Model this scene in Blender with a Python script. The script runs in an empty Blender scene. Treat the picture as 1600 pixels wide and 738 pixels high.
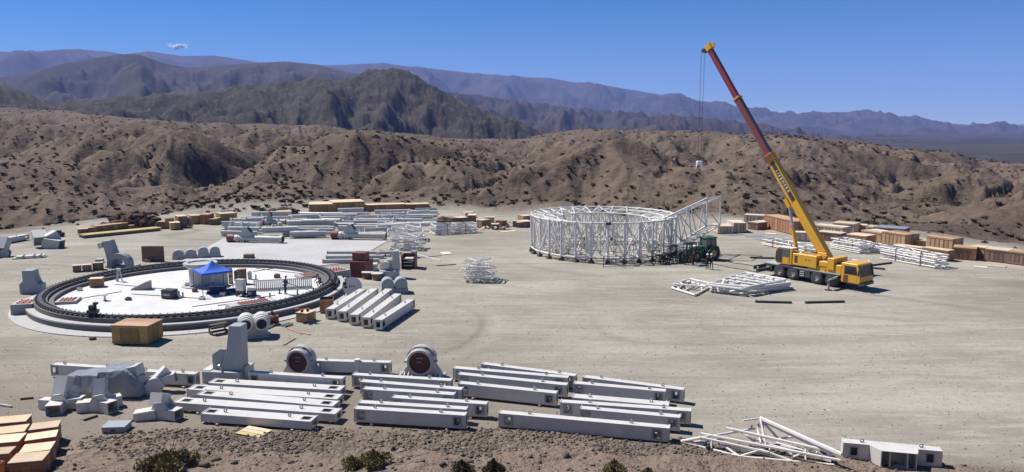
import bpy, bmesh, math, random
import numpy as np
from mathutils import Vector, Matrix, Euler
R = math.radians
sc = bpy.context.scene
C = sc.collection
rnd = random.Random(7)

# ---------------------------------------------------------------- camera
CAM_H, F_PX, PITCH = 16.5, 1200.0, math.atan((369 - 195) / 1200.0)
cam_d = bpy.data.cameras.new('camera')
cam = bpy.data.objects.new('camera', cam_d); C.objects.link(cam)
cam.location = (0, 0, CAM_H); cam.rotation_euler = (math.pi / 2 - PITCH, 0, 0)
cam_d.sensor_width = 36.0; cam_d.lens = F_PX / 1600 * 36
cam_d.clip_start = 0.3; cam_d.clip_end = 90000
sc.camera = cam

# ---------------------------------------------------------------- sky, sun, exposure
SUN_EL, SUN_AZ = R(53), R(27)          # azimuth measured from -X (left) towards +Y (away)
to_sun = Vector((-math.cos(SUN_AZ) * math.cos(SUN_EL), math.sin(SUN_AZ) * math.cos(SUN_EL), math.sin(SUN_EL)))
w = bpy.data.worlds.new('World'); sc.world = w; w.use_nodes = True
nt = w.node_tree; nt.nodes.clear()
sky = nt.nodes.new('ShaderNodeTexSky'); sky.sky_type = 'NISHITA'; sky.sun_disc = False
sky.sun_elevation = SUN_EL; sky.sun_rotation = math.atan2(to_sun.x, to_sun.y)
sky.altitude = 5000; sky.air_density = 1.0; sky.dust_density = 0.0; sky.ozone_density = 2.5
bg = nt.nodes.new('ShaderNodeBackground'); bg.inputs['Strength'].default_value = 0.074
out = nt.nodes.new('ShaderNodeOutputWorld')
hs = nt.nodes.new('ShaderNodeHueSaturation'); hs.inputs['Saturation'].default_value = 1.45      # the dry mountain air's deep blue, over the whole sky
nt.links.new(sky.outputs[0], hs.inputs['Color']); nt.links.new(hs.outputs[0], bg.inputs[0]); nt.links.new(bg.outputs[0], out.inputs[0])
sun_d = bpy.data.lights.new('sun', 'SUN'); sun_d.energy = 5.0; sun_d.angle = R(0.53); sun_d.color = (1.0, 0.96, 0.90)
sun = bpy.data.objects.new('sun', sun_d); C.objects.link(sun)
sun.rotation_euler = to_sun.to_track_quat('Z', 'Y').to_euler(); sun.location = (0, 0, 60)
sc.view_settings.view_transform = 'Standard'; sc.view_settings.look = 'None'
sc.view_settings.gamma = 1; sc.view_settings.use_curve_mapping = False
sc.view_settings.exposure = 0.55
sc.render.engine = 'CYCLES'
sc.cycles.use_denoising = True
sc.cycles.max_bounces = 6; sc.cycles.diffuse_bounces = 3; sc.cycles.volume_bounces = 2
sc.cycles.caustics_reflective = False; sc.cycles.caustics_refractive = False

# ---------------------------------------------------------------- pixel <-> ground helpers (surveying the photograph)
CP, SP = math.cos(PITCH), math.sin(PITCH)
def ray(px, py):
    u = (px - 800) / F_PX; v = -(py - 369) / F_PX
    return Vector((u, CP + SP * v, -SP + CP * v))
def at(px, py, z=0.0):                       # where that line of sight meets the level z
    d = ray(px, py); t = (z - CAM_H) / d.z
    return Vector((d.x * t, d.y * t, z))
def atY(px, py, Y):                          # where it meets the distance Y
    d = ray(px, py); t = Y / d.y
    return Vector((d.x * t, Y, CAM_H + d.z * t))
def mpp(px, py, z=0.0):                      # metres per pixel there
    p = at(px, py, z); return (p.y * CP - (z - CAM_H) * SP) / F_PX

# ---------------------------------------------------------------- materials
MATS = {}
class NB:
    def __init__(s, name):
        s.m = bpy.data.materials.new(name); s.m.use_nodes = True
        s.t = s.m.node_tree; s.p = s.t.nodes['Principled BSDF']
        s.tc = s.t.nodes.new('ShaderNodeTexCoord')
    def n(s, typ, **kw):
        o = s.t.nodes.new(typ)
        for k, v in kw.items():
            if k in o.inputs: o.inputs[k].default_value = v
            else: setattr(o, k, v)
        return o
    def l(s, a, b): s.t.links.new(a, b)
    def noise(s, scale, detail=4, rough=0.55, vec=None, dist=0.0):
        o = s.n('ShaderNodeTexNoise'); o.inputs['Scale'].default_value = scale; o.inputs['Detail'].default_value = detail
        o.inputs['Roughness'].default_value = rough; o.inputs['Distortion'].default_value = dist
        s.l(vec if vec is not None else s.tc.outputs['Object'], o.inputs['Vector']); return o.outputs['Fac']
    def ramp(s, fac, stops):
        o = s.n('ShaderNodeValToRGB'); e = o.color_ramp.elements
        while len(e) < len(stops): e.new(0.5)
        for el, (p, c) in zip(e, stops): el.position = p; el.color = (*c, 1) if len(c) == 3 else c
        s.l(fac, o.inputs[0]); return o.outputs[0]
    def mix(s, fac, a, b, mode='MIX'):
        o = s.n('ShaderNodeMix', data_type='RGBA', blend_type=mode)
        for inp, val in ((o.inputs[0], fac), (o.inputs[6], a), (o.inputs[7], b)):
            if isinstance(val, (int, float)): inp.default_value = val
            elif isinstance(val, (tuple, list)): inp.default_value = (*val[:3], 1)
            else: s.l(val, inp)
        return o.outputs[2]
    def math(s, op, a, b=None):
        o = s.n('ShaderNodeMath', operation=op)
        for i, val in enumerate((a, b)):
            if val is None: continue
            if isinstance(val, (int, float)): o.inputs[i].default_value = val
            else: s.l(val, o.inputs[i])
        return o.outputs[0]
    def mapped(s, scale, rot=(0, 0, 0), src='Object'):
        o = s.n('ShaderNodeMapping'); o.inputs['Scale'].default_value = scale; o.inputs['Rotation'].default_value = rot
        s.l(s.tc.outputs[src], o.inputs['Vector']); return o.outputs[0]
    def bump(s, h, strength, dist):
        o = s.n('ShaderNodeBump'); o.inputs['Strength'].default_value = strength; o.inputs['Distance'].default_value = dist
        s.l(h, o.inputs['Height']); s.l(o.outputs[0], s.p.inputs['Normal'])
    def done(s, col=None, rough=0.6, metal=0.0, spec=None):
        if col is not None:
            if isinstance(col, (tuple, list)): s.p.inputs['Base Color'].default_value = (*col, 1)
            else: s.l(col, s.p.inputs['Base Color'])
        if isinstance(rough, (int, float)): s.p.inputs['Roughness'].default_value = rough
        else: s.l(rough, s.p.inputs['Roughness'])
        s.p.inputs['Metallic'].default_value = metal
        if spec is not None: s.p.inputs['Specular IOR Level'].default_value = spec
        MATS[s.m.name] = s.m; return s.m
def paint(name, c, rough=0.5, metal=0.0, dirt=0.35, scale=1.2, dcol=(0.30, 0.25, 0.20)):
    b = NB(name)
    n1 = b.noise(scale, 6, 0.62); n2 = b.noise(scale * 9, 3)
    d = b.math('MULTIPLY', b.ramp(n1, [(0.45, (0, 0, 0)), (0.75, (1, 1, 1))]), dirt)
    col = b.mix(d, c, dcol)
    col = b.mix(b.math('MULTIPLY', b.ramp(n2, [(0.3, (1, 1, 1)), (0.7, (0, 0, 0))]), dirt * 0.35), col, tuple(x * 0.75 for x in c))
    b.bump(n2, 0.08, 0.01)
    return b.done(col, rough, metal)
def wood(name, c, c2):
    b = NB(name)
    g = b.noise(1.0, 5, 0.6, vec=b.mapped((1.2, 14, 14)))
    g2 = b.noise(0.7, 3)
    oi = b.n('ShaderNodeObjectInfo')
    col = b.ramp(g, [(0.3, c2), (0.65, c)])
    col = b.mix(b.math('MULTIPLY', b.ramp(g2, [(0.4, (0, 0, 0)), (0.7, (1, 1, 1))]), 0.4), col, tuple(x * 0.7 for x in c2))
    hs = b.n('ShaderNodeHueSaturation'); b.l(col, hs.inputs['Color'])
    b.l(b.math('MULTIPLY_ADD', oi.outputs['Random'], 0.6), hs.inputs['Value'])
    hs.inputs['Value'].links[0].from_node.inputs[2].default_value = 0.7
    b.bump(g, 0.15, 0.01)
    return b.done(hs.outputs[0], 0.75)
paint('white_paint', (0.575, 0.557, 0.52), 0.45, dirt=0.28)
paint('grey_paint', (0.30, 0.32, 0.33), 0.5, dirt=0.25)
paint('pale_grey_paint', (0.43, 0.428, 0.41), 0.48, dirt=0.28)
paint('green_grey_paint', (0.34, 0.39, 0.365), 0.5, dirt=0.2)
paint('blue_grey_paint', (0.30, 0.33, 0.36), 0.5, dirt=0.2)
paint('truss_paint', (0.70, 0.68, 0.64), 0.5, dirt=0.2, scale=0.6)
paint('galvanised', (0.46, 0.47, 0.48), 0.42, 0.6, dirt=0.3)
paint('red_oxide', (0.16, 0.045, 0.035), 0.6, dirt=0.25)
paint('bore_red', (0.07, 0.022, 0.02), 0.65, dirt=0.3, dcol=(0.1, 0.05, 0.04))
paint('crane_yellow', (0.66, 0.35, 0.026), 0.38, dirt=0.22, dcol=(0.42, 0.25, 0.07))
paint('boom_red', (0.22, 0.035, 0.033), 0.4, dirt=0.25, dcol=(0.18, 0.08, 0.07))
paint('boom_dark', (0.13, 0.075, 0.075), 0.4, dirt=0.3, dcol=(0.25, 0.14, 0.12))
paint('chassis_dark', (0.045, 0.055, 0.052), 0.55, dirt=0.3, dcol=(0.2, 0.17, 0.14))
paint('deck_grey', (0.42, 0.43, 0.43), 0.5, dirt=0.35)
paint('tyre', (0.035, 0.035, 0.036), 0.85, dirt=0.6, dcol=(0.16, 0.14, 0.12))
paint('rim', (0.45, 0.45, 0.43), 0.5, 0.3, dirt=0.4)
paint('black_steel', (0.03, 0.03, 0.032), 0.55, dirt=0.3, dcol=(0.12, 0.1, 0.08))
paint('hollow_shade', (0.02, 0.02, 0.02), 0.8, dirt=0.2)  # near-black faces that paint the shade inside hollow ends
paint('rail_steel', (0.055, 0.05, 0.048), 0.5, 0.2, dirt=0.5, dcol=(0.13, 0.1, 0.085))
paint('tractor_green', (0.03, 0.13, 0.05), 0.4, dirt=0.3, dcol=(0.12, 0.12, 0.07))
paint('blue_canvas', (0.012, 0.10, 0.52), 0.7, dirt=0.12, dcol=(0.05, 0.12, 0.35))
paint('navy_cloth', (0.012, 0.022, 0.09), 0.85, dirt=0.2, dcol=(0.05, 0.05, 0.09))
paint('black_cloth', (0.014, 0.014, 0.017), 0.9, dirt=0.2, dcol=(0.06, 0.055, 0.05))
paint('grey_cloth', (0.11, 0.11, 0.12), 0.9, dirt=0.2)
paint('skin', (0.26, 0.145, 0.095), 0.55, dirt=0.05)
paint('helmet_white', (0.78, 0.78, 0.76), 0.35, dirt=0.08)
paint('hair_dark', (0.02, 0.015, 0.012), 0.7, dirt=0.05)
paint('boot', (0.03, 0.022, 0.018), 0.8, dirt=0.3)
paint('white_lettering', (0.82, 0.82, 0.8), 0.5, dirt=0.02)
paint('ink', (0.03, 0.03, 0.03), 0.7, dirt=0.02)
paint('cable', (0.02, 0.02, 0.02), 0.7, dirt=0.2)
wood('plywood', (0.442, 0.281, 0.162), (0.34, 0.204, 0.111))
wood('plywood_pale', (0.62, 0.52, 0.40), (0.50, 0.40, 0.29))
wood('plywood_orange', (0.391, 0.2, 0.102), (0.306, 0.14, 0.068))
wood('plywood_gold', (0.399, 0.259, 0.098), (0.315, 0.191, 0.064))
wood('plywood_lid', (0.629, 0.484, 0.332), (0.527, 0.383, 0.246))
wood('plywood_brown', (0.2, 0.14, 0.093), (0.157, 0.106, 0.068))
wood('plywood_red', (0.255, 0.145, 0.111), (0.187, 0.102, 0.076))
wood('timber_yellow', (0.51, 0.433, 0.178), (0.425, 0.34, 0.128))
wood('timber_dark', (0.085, 0.064, 0.047), (0.06, 0.043, 0.03))
def glassm(name, c):
    b = NB(name); b.p.inputs['Coat Weight'].default_value = 0.6; b.p.inputs['Coat Roughness'].default_value = 0.04
    return b.done(c, 0.08, 0.0, 0.6)
glassm('dark_glass', (0.022, 0.026, 0.032)); glassm('grey_glass', (0.07, 0.085, 0.09))
def concrete(name, c, c2, scale=0.35):
    b = NB(name)
    n1 = b.noise(scale, 7, 0.65); n2 = b.noise(scale * 14, 5, 0.6); n3 = b.noise(40, 2)
    col = b.ramp(n1, [(0.3, c2), (0.62, c)])
    col = b.mix(b.math('MULTIPLY', b.ramp(n2, [(0.5, (0, 0, 0)), (0.72, (1, 1, 1))]), 0.3), col, tuple(x * 0.6 for x in c2))
    b.bump(n3, 0.15, 0.01)
    return b.done(col, 0.85)
concrete('concrete_white', (0.60, 0.59, 0.58), (0.49, 0.48, 0.47))
concrete('concrete_slab', (0.44, 0.43, 0.415), (0.36, 0.345, 0.33), 0.15)
concrete('concrete_grey', (0.36, 0.35, 0.34), (0.26, 0.25, 0.24))
concrete('concrete_shaded', (0.135, 0.13, 0.125), (0.10, 0.096, 0.092))  # same concrete darkened: shade on outer wall and plinth put into the colour
concrete('red_bolts', (0.34, 0.11, 0.10), (0.24, 0.085, 0.08), 2.0)
# stretched clear-ish plastic sheet over steel
b = NB('plastic_sheet'); nn = b.noise(1.1, 6, 0.6, dist=0.6)
b.bump(nn, 0.5, 0.12); b.p.inputs['Alpha'].default_value = 0.72
b.p.inputs['Sheen Weight'].default_value = 0.2
b.done(b.ramp(nn, [(0.3, (0.24, 0.25, 0.28)), (0.75, (0.36, 0.37, 0.39))]), 0.28)
# ---------------------------------------------------------------- terrain
def _hash(ix, iy, seed):
    h = (ix.astype(np.int64) * 374761393 + iy.astype(np.int64) * 668265263 + seed * 1274126177) & 0xFFFFFFFF
    h = ((h ^ (h >> 13)) * 1274126177) & 0xFFFFFFFF
    return ((h ^ (h >> 16)) & 0xFFFF) / 65535.0 * 2 * np.pi
def perlin(x, y, seed=0):
    ix = np.floor(x); iy = np.floor(y); fx = x - ix; fy = y - iy
    u = fx * fx * fx * (fx * (fx * 6 - 15) + 10); v = fy * fy * fy * (fy * (fy * 6 - 15) + 10)
    def g(dx, dy):
        a = _hash(ix + dx, iy + dy, seed); return np.cos(a) * (fx - dx) + np.sin(a) * (fy - dy)
    a = g(0, 0) * (1 - u) + g(1, 0) * u; b_ = g(0, 1) * (1 - u) + g(1, 1) * u
    return (a * (1 - v) + b_ * v) * 1.5
def fbm(x, y, wl, octv=4, seed=0, gain=0.5, lac=2.03):
    s = 0; a = 1.0; k = 1.0 / wl
    for i in range(octv): s = s + a * perlin(x * k, y * k, seed + i * 17); a *= gain; k *= lac
    return s
def billow(x, y, wl, octv=4, seed=0, gain=0.48):
    s = 0; a = 1.0; k = 1.0 / wl
    for i in range(octv):
        s = s + a * (np.sqrt(perlin(x * k, y * k, seed + i * 31) ** 2 + 0.004) - 0.25); a *= gain; k *= 2.07
    return s
def erode(x, y, dx, dy, wl, seed):             # gullies running down the slope (dx, dy points along the contour)
    px_, py_ = x / wl, y / wl; ix = np.floor(px_); iy = np.floor(py_); fx = px_ - ix; fy = py_ - iy
    c = 0; s1 = 0; wt = 0
    for i in (-1, 0, 1):
        for j in (-1, 0, 1):
            h = _hash(ix + i, iy + j, seed); h2 = _hash(ix + i, iy + j, seed + 7)
            qx = fx - i - (h / 6.2832 - .5) * .9 - .5; qy = fy - j - (h2 / 6.2832 - .5) * .9 - .5
            w_ = np.exp(-(qx * qx + qy * qy) * 2.2); mag = (qx * dx + qy * dy) * 6.2832
            c = c + w_ * np.cos(mag); s1 = s1 - w_ * np.sin(mag); wt = wt + w_
    return c / wt, s1 / wt
def ridged(x, y, wl, octv=5, seed=0, gain=0.5):
    s = 0; a = 1.0; k = 1.0 / wl
    for i in range(octv):
        s = s + a * (0.6 - np.abs(perlin(x * k, y * k, seed + i * 13)) * 1.6); a *= gain; k *= 2.1
    return s
def sstep(a, b_, x):
    t = np.clip((x - a) / (b_ - a), 0, 1); return t * t * (3 - 2 * t)
def interp(pts, x): return np.interp(x, [p[0] for p in pts], [p[1] for p in pts])
EDGE = [(-400, 388), (0, 372), (100, 360), (130, 352), (250, 343), (480, 333), (700, 340), (830, 347), (1000, 345), (1130, 346), (1200, 349), (1250, 353), (1330, 359), (1400, 366), (1450, 374), (1500, 384), (1600, 402), (2000, 456)]
SKY_B = [(-300, 160), (0, 165), (60, 166), (130, 172), (200, 181), (300, 187), (400, 190), (500, 192), (540, 197), (620, 203), (700, 211), (760, 214), (820, 213), (850, 206), (900, 198), (1000, 198), (1100, 201), (1200, 206), (1300, 213), (1400, 226), (1500, 237), (1600, 250), (1900, 270)]
HILLS = [(10, 212, 290, 60, 45), (600, 262, 250, 34, 30), (1010, 262, 215, 22, 22), (1120, 245, 330, 40, 36), (1222, 306, 172, 17, 12),
         (1450, 318, 170, 26, 16), (1570, 338, 140, 24, 12), (300, 226, 480, 70, 55), (400, 275, 235, 34, 26), (860, 220, 600, 80, 60), (1330, 262, 300, 40, 30), (180, 262, 330, 50, 36), (790, 300, 190, 24, 18)]
DARK = [(-300, 130), (-80, 138), (0, 132), (30, 138), (60, 152), (100, 160), (130, 157), (200, 150), (270, 146), (330, 142), (370, 135), (430, 128), (500, 122), (540, 119), (570, 112), (600, 107), (622, 107), (645, 114), (680, 136), (710, 152), (740, 167), (790, 181), (830, 198), (860, 222), (900, 250), (2000, 300)]
SEC = [(-300, 135), (0, 123), (60, 111), (100, 101), (150, 92), (195, 84), (225, 85), (245, 92), (265, 100), (300, 106), (340, 103), (400, 98), (450, 96), (500, 101), (540, 112), (600, 120), (660, 132), (700, 144), (760, 151), (850, 165), (950, 178), (1060, 188), (1200, 203), (1300, 230), (2000, 300)]
FAR = [(-300, 85), (0, 79), (60, 80), (130, 75), (170, 78), (200, 85), (240, 80), (290, 87), (340, 85), (395, 95), (420, 99), (520, 101), (560, 99), (600, 98), (640, 104), (700, 110), (760, 117), (800, 118), (860, 120), (900, 127), (960, 136), (1020, 146), (1060, 152), (1100, 160), (1170, 170), (1230, 180), (1300, 182), (1360, 180), (1420, 187), (1460, 197), (1520, 206), (1600, 213), (2000, 230)]
LAST = [(-300, 230), (1300, 230), (1440, 205), (1470, 196), (1500, 195), (1550, 200), (1600, 197), (2000, 190)]
def z_at(py, r, az):                          # height that shows at row py from r metres along azimuth az
    v = -(py - 369) / F_PX; return CAM_H + (-SP + CP * v) / (CP + SP * v) * r * np.cos(az)
def px_of(az): return 800 + F_PX * np.tan(np.clip(az, -1.25, 1.25)) / CP
def height(X, Y):
    r = np.hypot(X, Y); az = np.arctan2(X, Y)
    px = np.where(np.abs(az) < 1.25, px_of(az), np.sign(az) * 4000)
    front = np.clip((1.35 - np.abs(az)) / 0.35, 0, 1)
    # flat working platform, edge given by the photograph
    E = -1 / np.minimum(np.array([-1e-9]), (-SP - CP * (interp(EDGE, px) - 369) / F_PX)) * CAM_H * (CP - SP * (interp(EDGE, px) - 369) / F_PX) / np.maximum(np.cos(az), 0.2)
    E = E + 3 * perlin(X / 9, Y / 9, 5)
    m = sstep(0, 26, r - E)
    Db = np.interp(px, [0, 800, 1600], [880, 800, 620])
    crest = z_at(interp(SKY_B, px), Db, az)
    t = np.clip((r - E) / (Db - E), 0, 1)
    damp = 1 - 0.72 * sstep(0.72, 1.0, t)
    am = sstep(0, 120, r - E) * 0.75 + 0.25
    def coarse(X, Y, r, t, crest, damp, am):
        env = np.interp(r, [100, 160, 250, 400, 560], [0, -1.5, -4.5, -5.0, -3.5])
        env = env + (crest - env) * np.clip((t - 0.25) / 0.75, 0, 1) ** 1.35
        wx = X + 22 * perlin(X / 75, Y / 75, 71); wy = Y + 22 * perlin(X / 75, Y / 75, 72)
        ab = lambda wl, sd: np.sqrt(perlin(wx / wl, wy / wl, sd) ** 2 + 0.006)
        b1, b2 = ab(92, 3), ab(44, 34)
        hl = (19 * b1 + 17 * b2 * (.3 + b1) - 6.5) * damp * am
        for (hx, hy, hd, sx, sy) in HILLS:
            c = atY(hx, hy, hd); k = np.exp(-(((X - c.x) / sx) ** 2 + ((Y - hd) / sy) ** 2) ** 1.1)
            env = env + (c.z + 3.5) * k * 0.5
        return env + hl, b1, b2
    H0, b1, b2 = coarse(X, Y, r, t, crest, damp, am)
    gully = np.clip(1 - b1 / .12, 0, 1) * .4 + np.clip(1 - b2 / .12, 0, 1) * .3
    hs = (r > 90) & (r < 1250) & (np.abs(az) < 0.8)
    det = np.zeros_like(H0)
    if hs.any():
        xs, ys = X[hs], Y[hs]; e_ = 2.5; sub = (r[hs], t[hs], crest[hs], damp[hs], am[hs])
        gx_ = (coarse(xs + e_, ys, *sub)[0] - H0[hs]) / e_; gy_ = (coarse(xs, ys + e_, *sub)[0] - H0[hs]) / e_
        dsum = np.zeros_like(xs); gsum = np.zeros_like(xs)
        for wl, ap, sd in ((42, 2.5, 11), (21, 1.5, 12), (10.5, .9, 13), (5.5, .42, 14)):
            sl = np.hypot(gx_, gy_) + 1e-4; k = np.clip(sl / .22, 0, 1.25)
            ux, uy = -gy_ / sl * 1.15, gx_ / sl * 1.15
            c, s1 = erode(xs, ys, ux, uy, wl, sd)
            dsum = dsum + ap * k * c; gsum = gsum + k * np.clip(-c - .35, 0, 1) * (.8 if wl > 15 else .4)
            gx_ = gx_ + ap * k * s1 * ux * 6.2832 / wl * .55; gy_ = gy_ + ap * k * s1 * uy * 6.2832 / wl * .55
        det[hs] = dsum * (damp * am)[hs]; gully[hs] = gully[hs] + gsum
    env = H0 + det; hl = 0.3 * ridged(X, Y, 4, 3, 40)
    brown = (env + hl) * m
    cap = z_at(interp(SKY_B, px) + 5 + 5 * perlin(X / 30, Y / 30, 88), r, az)
    brown = np.where((m > .3) & (np.abs(az) < 1.2), cap - 2.5 * np.log1p(np.exp(np.clip((cap - brown) / 2.5, -30, 30))), brown)
    # behind the brown hills everything drops to a plain
    plain = -42 + 1.5 * fbm(X, Y, 300, 3, 8)
    back = sstep(Db, Db + 420, r)
    z = brown * (1 - back) + plain * back
    z = z + (1 - m) * 0.0
    rock = (back > .55) * 1.0
    def layer(z, prof, D, wf, wb, wl, amp, seed, pw=1.25):
        nonlocal rock
        # spurs wander towards the viewer
        sp = fbm(az * D / wl / 0.9 * 1.0, r / (wl * 3.0), 1.0, 3, seed)
        cz = z_at(interp(prof, px), D, az) * front
        rr = r + sp * wf * 0.28 * np.clip(np.abs(r - D) / wf * 2, 0, 1)
        tf = np.clip((rr - (D - wf)) / wf, 0, 1) ** pw; tb = np.clip(1 - (rr - D) / wb, 0, 1) ** 1.2
        s = np.where(rr < D, tf, tb)
        rel = cz + 60
        n = ridged(X + 0.3 * wl * perlin(X / wl, Y / wl, seed + 5), Y, wl, 6, seed + 3, .56) - 0.15
        h = -60 + rel * s + amp * n * s * (1 - s ** 1.6) * 1.7
        rock = np.where(h > z, 1.0, rock)
        return np.maximum(z, h)
    z0_ = z
    z = layer(z, DARK, 1500, 560, 500, 150, 36, 101, 1.35)
    crag = np.clip((z - z0_) / 25, 0, 1) * (r < 2300)
    z = z + crag * (5.5 * ridged(X, Y, 60, 4, 301, .6) + 3.0 * ridged(X, Y, 17, 3, 305) - 4)
    z = layer(z, SEC, 3900, 1500, 1200, 380, 110, 131, 1.2)
    z = layer(z, FAR, 9500, 3600, 2500, 900, 210, 161, 1.15)
    z = layer(z, LAST, 15500, 2500, 1500, 1500, 90, 191, 1.2)
    # the slope the viewer stands on
    fr = 40.4 + 0.7 * perlin(X / 7, Y / 50 + 3, 55) - np.clip(-X - 6, 0, 30) * 0.02 - np.clip(X - 4, 0, 60) * 0.24
    fr = np.where(np.abs(az) < 1.3, fr, 34)
    dd = np.clip(fr - np.where(np.abs(az) < 1.3, Y, r), 0, None) * np.clip((X + 23.2) / 2.2, 0, 1)
    slope = np.interp(dd, [0, 2, 5, 9, 12, 18, 28, 38, 43], [0, 0.10, 0.34, 0.72, 1.05, 3.5, 8.4, 13.3, 14.6])
    rough = np.clip(dd / 3, 0, 1) * (0.11 * fbm(X, Y, 2.4, 4, 61) + 0.05 * ridged(X, Y, 0.9, 3, 66))
    near = (dd > 0) & (r < 75)
    z = np.where(near, slope + rough, z)
    zone_pad = (1 - m) * np.where(near, np.clip(1 - dd / 1.5, 0, 1), 1.0)
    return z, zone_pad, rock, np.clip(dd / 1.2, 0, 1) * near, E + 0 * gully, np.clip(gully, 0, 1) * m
def make_terrain():
    az = np.concatenate([np.linspace(-math.pi, -0.68, 70, endpoint=False), np.linspace(-0.68, 0.68, 880, endpoint=False), np.linspace(0.68, math.pi, 71)])
    rr = np.concatenate([np.linspace(0.5, 34, 22, endpoint=False), np.linspace(34, 47, 90, endpoint=False), np.linspace(47, 95, 34, endpoint=False),
                         np.linspace(95, 165, 60, endpoint=False), np.geomspace(165, 1150, 230, endpoint=False),
                         np.geomspace(1150, 2600, 95, endpoint=False), np.geomspace(2600, 17500, 171)])
    A, RR = np.meshgrid(az, rr)
    X = RR * np.sin(A); Y = RR * np.cos(A)
    Z, pad, rock, foot, _, gul = height(X, Y)
    nr, na = X.shape
    def piece(name, i0, i1, mat):
        sl = slice(i0, i1)
        co = np.stack([X[sl], Y[sl], Z[sl]], -1).reshape(-1, 3)
        n = i1 - i0
        idx = np.arange(n * na).reshape(n, na)
        q = np.stack([idx[:-1, :-1], idx[1:, :-1], idx[1:, 1:], idx[:-1, 1:]], -1).reshape(-1, 4)[:, ::-1]
        me = bpy.data.meshes.new(name)
        me.vertices.add(len(co)); me.vertices.foreach_set('co', co.ravel())
        me.loops.add(q.size); me.loops.foreach_set('vertex_index', q.ravel())
        me.polygons.add(len(q)); me.polygons.foreach_set('loop_start', np.arange(0, q.size, 4)); me.polygons.foreach_set('loop_total', np.full(len(q), 4))
        me.polygons.foreach_set('use_smooth', np.ones(len(q), bool))
        at_ = me.attributes.new('zone', 'FLOAT_COLOR', 'POINT')
        colr = np.stack([pad[sl], rock[sl], foot[sl], gul[sl]], -1).reshape(-1)
        at_.data.foreach_set('color', colr)
        me.update(); me.validate(); me.materials.append(mat)
        o = bpy.data.objects.new(name, me); C.objects.link(o); o['kind'] = 'structure'
        return o
    i1 = int(np.searchsorted(rr, 1149)); i2 = int(np.searchsorted(rr, 2599))
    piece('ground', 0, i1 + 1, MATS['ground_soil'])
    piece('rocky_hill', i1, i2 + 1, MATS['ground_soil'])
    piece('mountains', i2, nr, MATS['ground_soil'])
# ground material: gravel platform, brown soil hills, dark rock
b = NB('ground_soil')
att = b.n('ShaderNodeAttribute', attribute_name='zone')
sep = b.n('ShaderNodeSeparateColor'); b.l(att.outputs['Color'], sep.inputs[0])
pos = b.tc.outputs['Object']
# brown hill soil
big = b.noise(0.009, 5, 0.6, dist=0.5); med = b.noise(0.045, 6, 0.65); fine = b.noise(0.35, 6, 0.7); speck = b.noise(1.6, 4, 0.7)
soil = b.ramp(big, [(0.30, (0.118, 0.080, 0.064)), (0.45, (0.158, 0.115, 0.088)), (0.56, (0.130, 0.098, 0.071)), (0.72, (0.132, 0.090, 0.071))])
soil = b.mix(b.math('MULTIPLY', b.ramp(med, [(0.50, (0, 0, 0)), (0.64, (1, 1, 1))]), 0.6), soil, (0.205, 0.155, 0.122))
soil = b.mix(b.math('MULTIPLY', b.ramp(b.noise(0.022, 6, 0.62, dist=0.8), [(0.52, (0, 0, 0)), (0.60, (1, 1, 1))]), 0.65), soil, (0.072, 0.050, 0.041))
soil = b.mix(b.math('MULTIPLY', b.ramp(fine, [(0.48, (0, 0, 0)), (0.62, (1, 1, 1))]), 0.6), soil, (0.060, 0.044, 0.035))
soil = b.mix(b.math('MULTIPLY', b.ramp(speck, [(0.57, (0, 0, 0)), (0.66, (1, 1, 1))]), 0.7), soil, (0.045, 0.038, 0.026))
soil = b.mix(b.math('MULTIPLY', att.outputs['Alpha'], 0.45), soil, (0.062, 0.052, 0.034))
# dark rock of the hill and the ranges
rn = b.noise(0.012, 8, 0.7, dist=0.4); rn2 = b.noise(0.06, 8, 0.75)
rockc = b.ramp(rn, [(0.32, (0.032, 0.026, 0.020)), (0.5, (0.056, 0.047, 0.035)), (0.68, (0.090, 0.076, 0.059))])
rockc = b.mix(b.math('MULTIPLY', b.ramp(rn2, [(0.45, (0, 0, 0)), (0.6, (1, 1, 1))]), 0.6), rockc, (0.022, 0.020, 0.016))
rockc = b.mix(b.math('MULTIPLY', b.ramp(b.noise(0.10, 6, 0.7), [(0.55, (0, 0, 0)), (0.62, (1, 1, 1))]), 0.6), rockc, (0.115, 0.102, 0.086))
fd = b.n('ShaderNodeVectorMath', operation='LENGTH'); b.l(pos, fd.inputs[0])
fr_ = b.n('ShaderNodeMapRange'); fr_.inputs[1].default_value = 2400; fr_.inputs[2].default_value = 3200; b.l(fd.outputs['Value'], fr_.inputs[0])
rockc = b.mix(fr_.outputs[0], rockc, b.ramp(b.noise(0.0022, 8, 0.7), [(0.38, (0.024, 0.018, 0.020)), (0.60, (0.066, 0.052, 0.052))]))   # the ranges beyond are of a redder rock
col = b.mix(sep.outputs[1], soil, rockc)
# gravel platform: grey, tyre streaks running across
st = b.noise(1.0, 5, 0.6, vec=b.mapped((0.05, 0.35, 1), (0, 0, R(-14))), dist=0.8)
st2 = b.noise(1.0, 4, 0.6, vec=b.mapped((0.25, 1.6, 1), (0, 0, R(8))), dist=0.5)
gp = b.noise(0.05, 6, 0.6); gf = b.noise(2.2, 5, 0.75); gg = b.noise(9, 3, 0.7)
grav = b.ramp(gp, [(0.35, (0.245, 0.223, 0.183)), (0.62, (0.372, 0.348, 0.292))])
grav = b.mix(b.math('MULTIPLY', b.ramp(st, [(0.42, (1, 1, 1)), (0.58, (0, 0, 0))]), 0.5), grav, (0.212, 0.192, 0.157))
grav = b.mix(b.math('MULTIPLY', b.ramp(st2, [(0.52, (0, 0, 0)), (0.66, (1, 1, 1))]), 0.5), grav, (0.40, 0.374, 0.315))
grav = b.mix(b.math('MULTIPLY', b.ramp(gf, [(0.5, (0, 0, 0)), (0.7, (1, 1, 1))]), 0.45), grav, (0.15, 0.13, 0.11))
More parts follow.
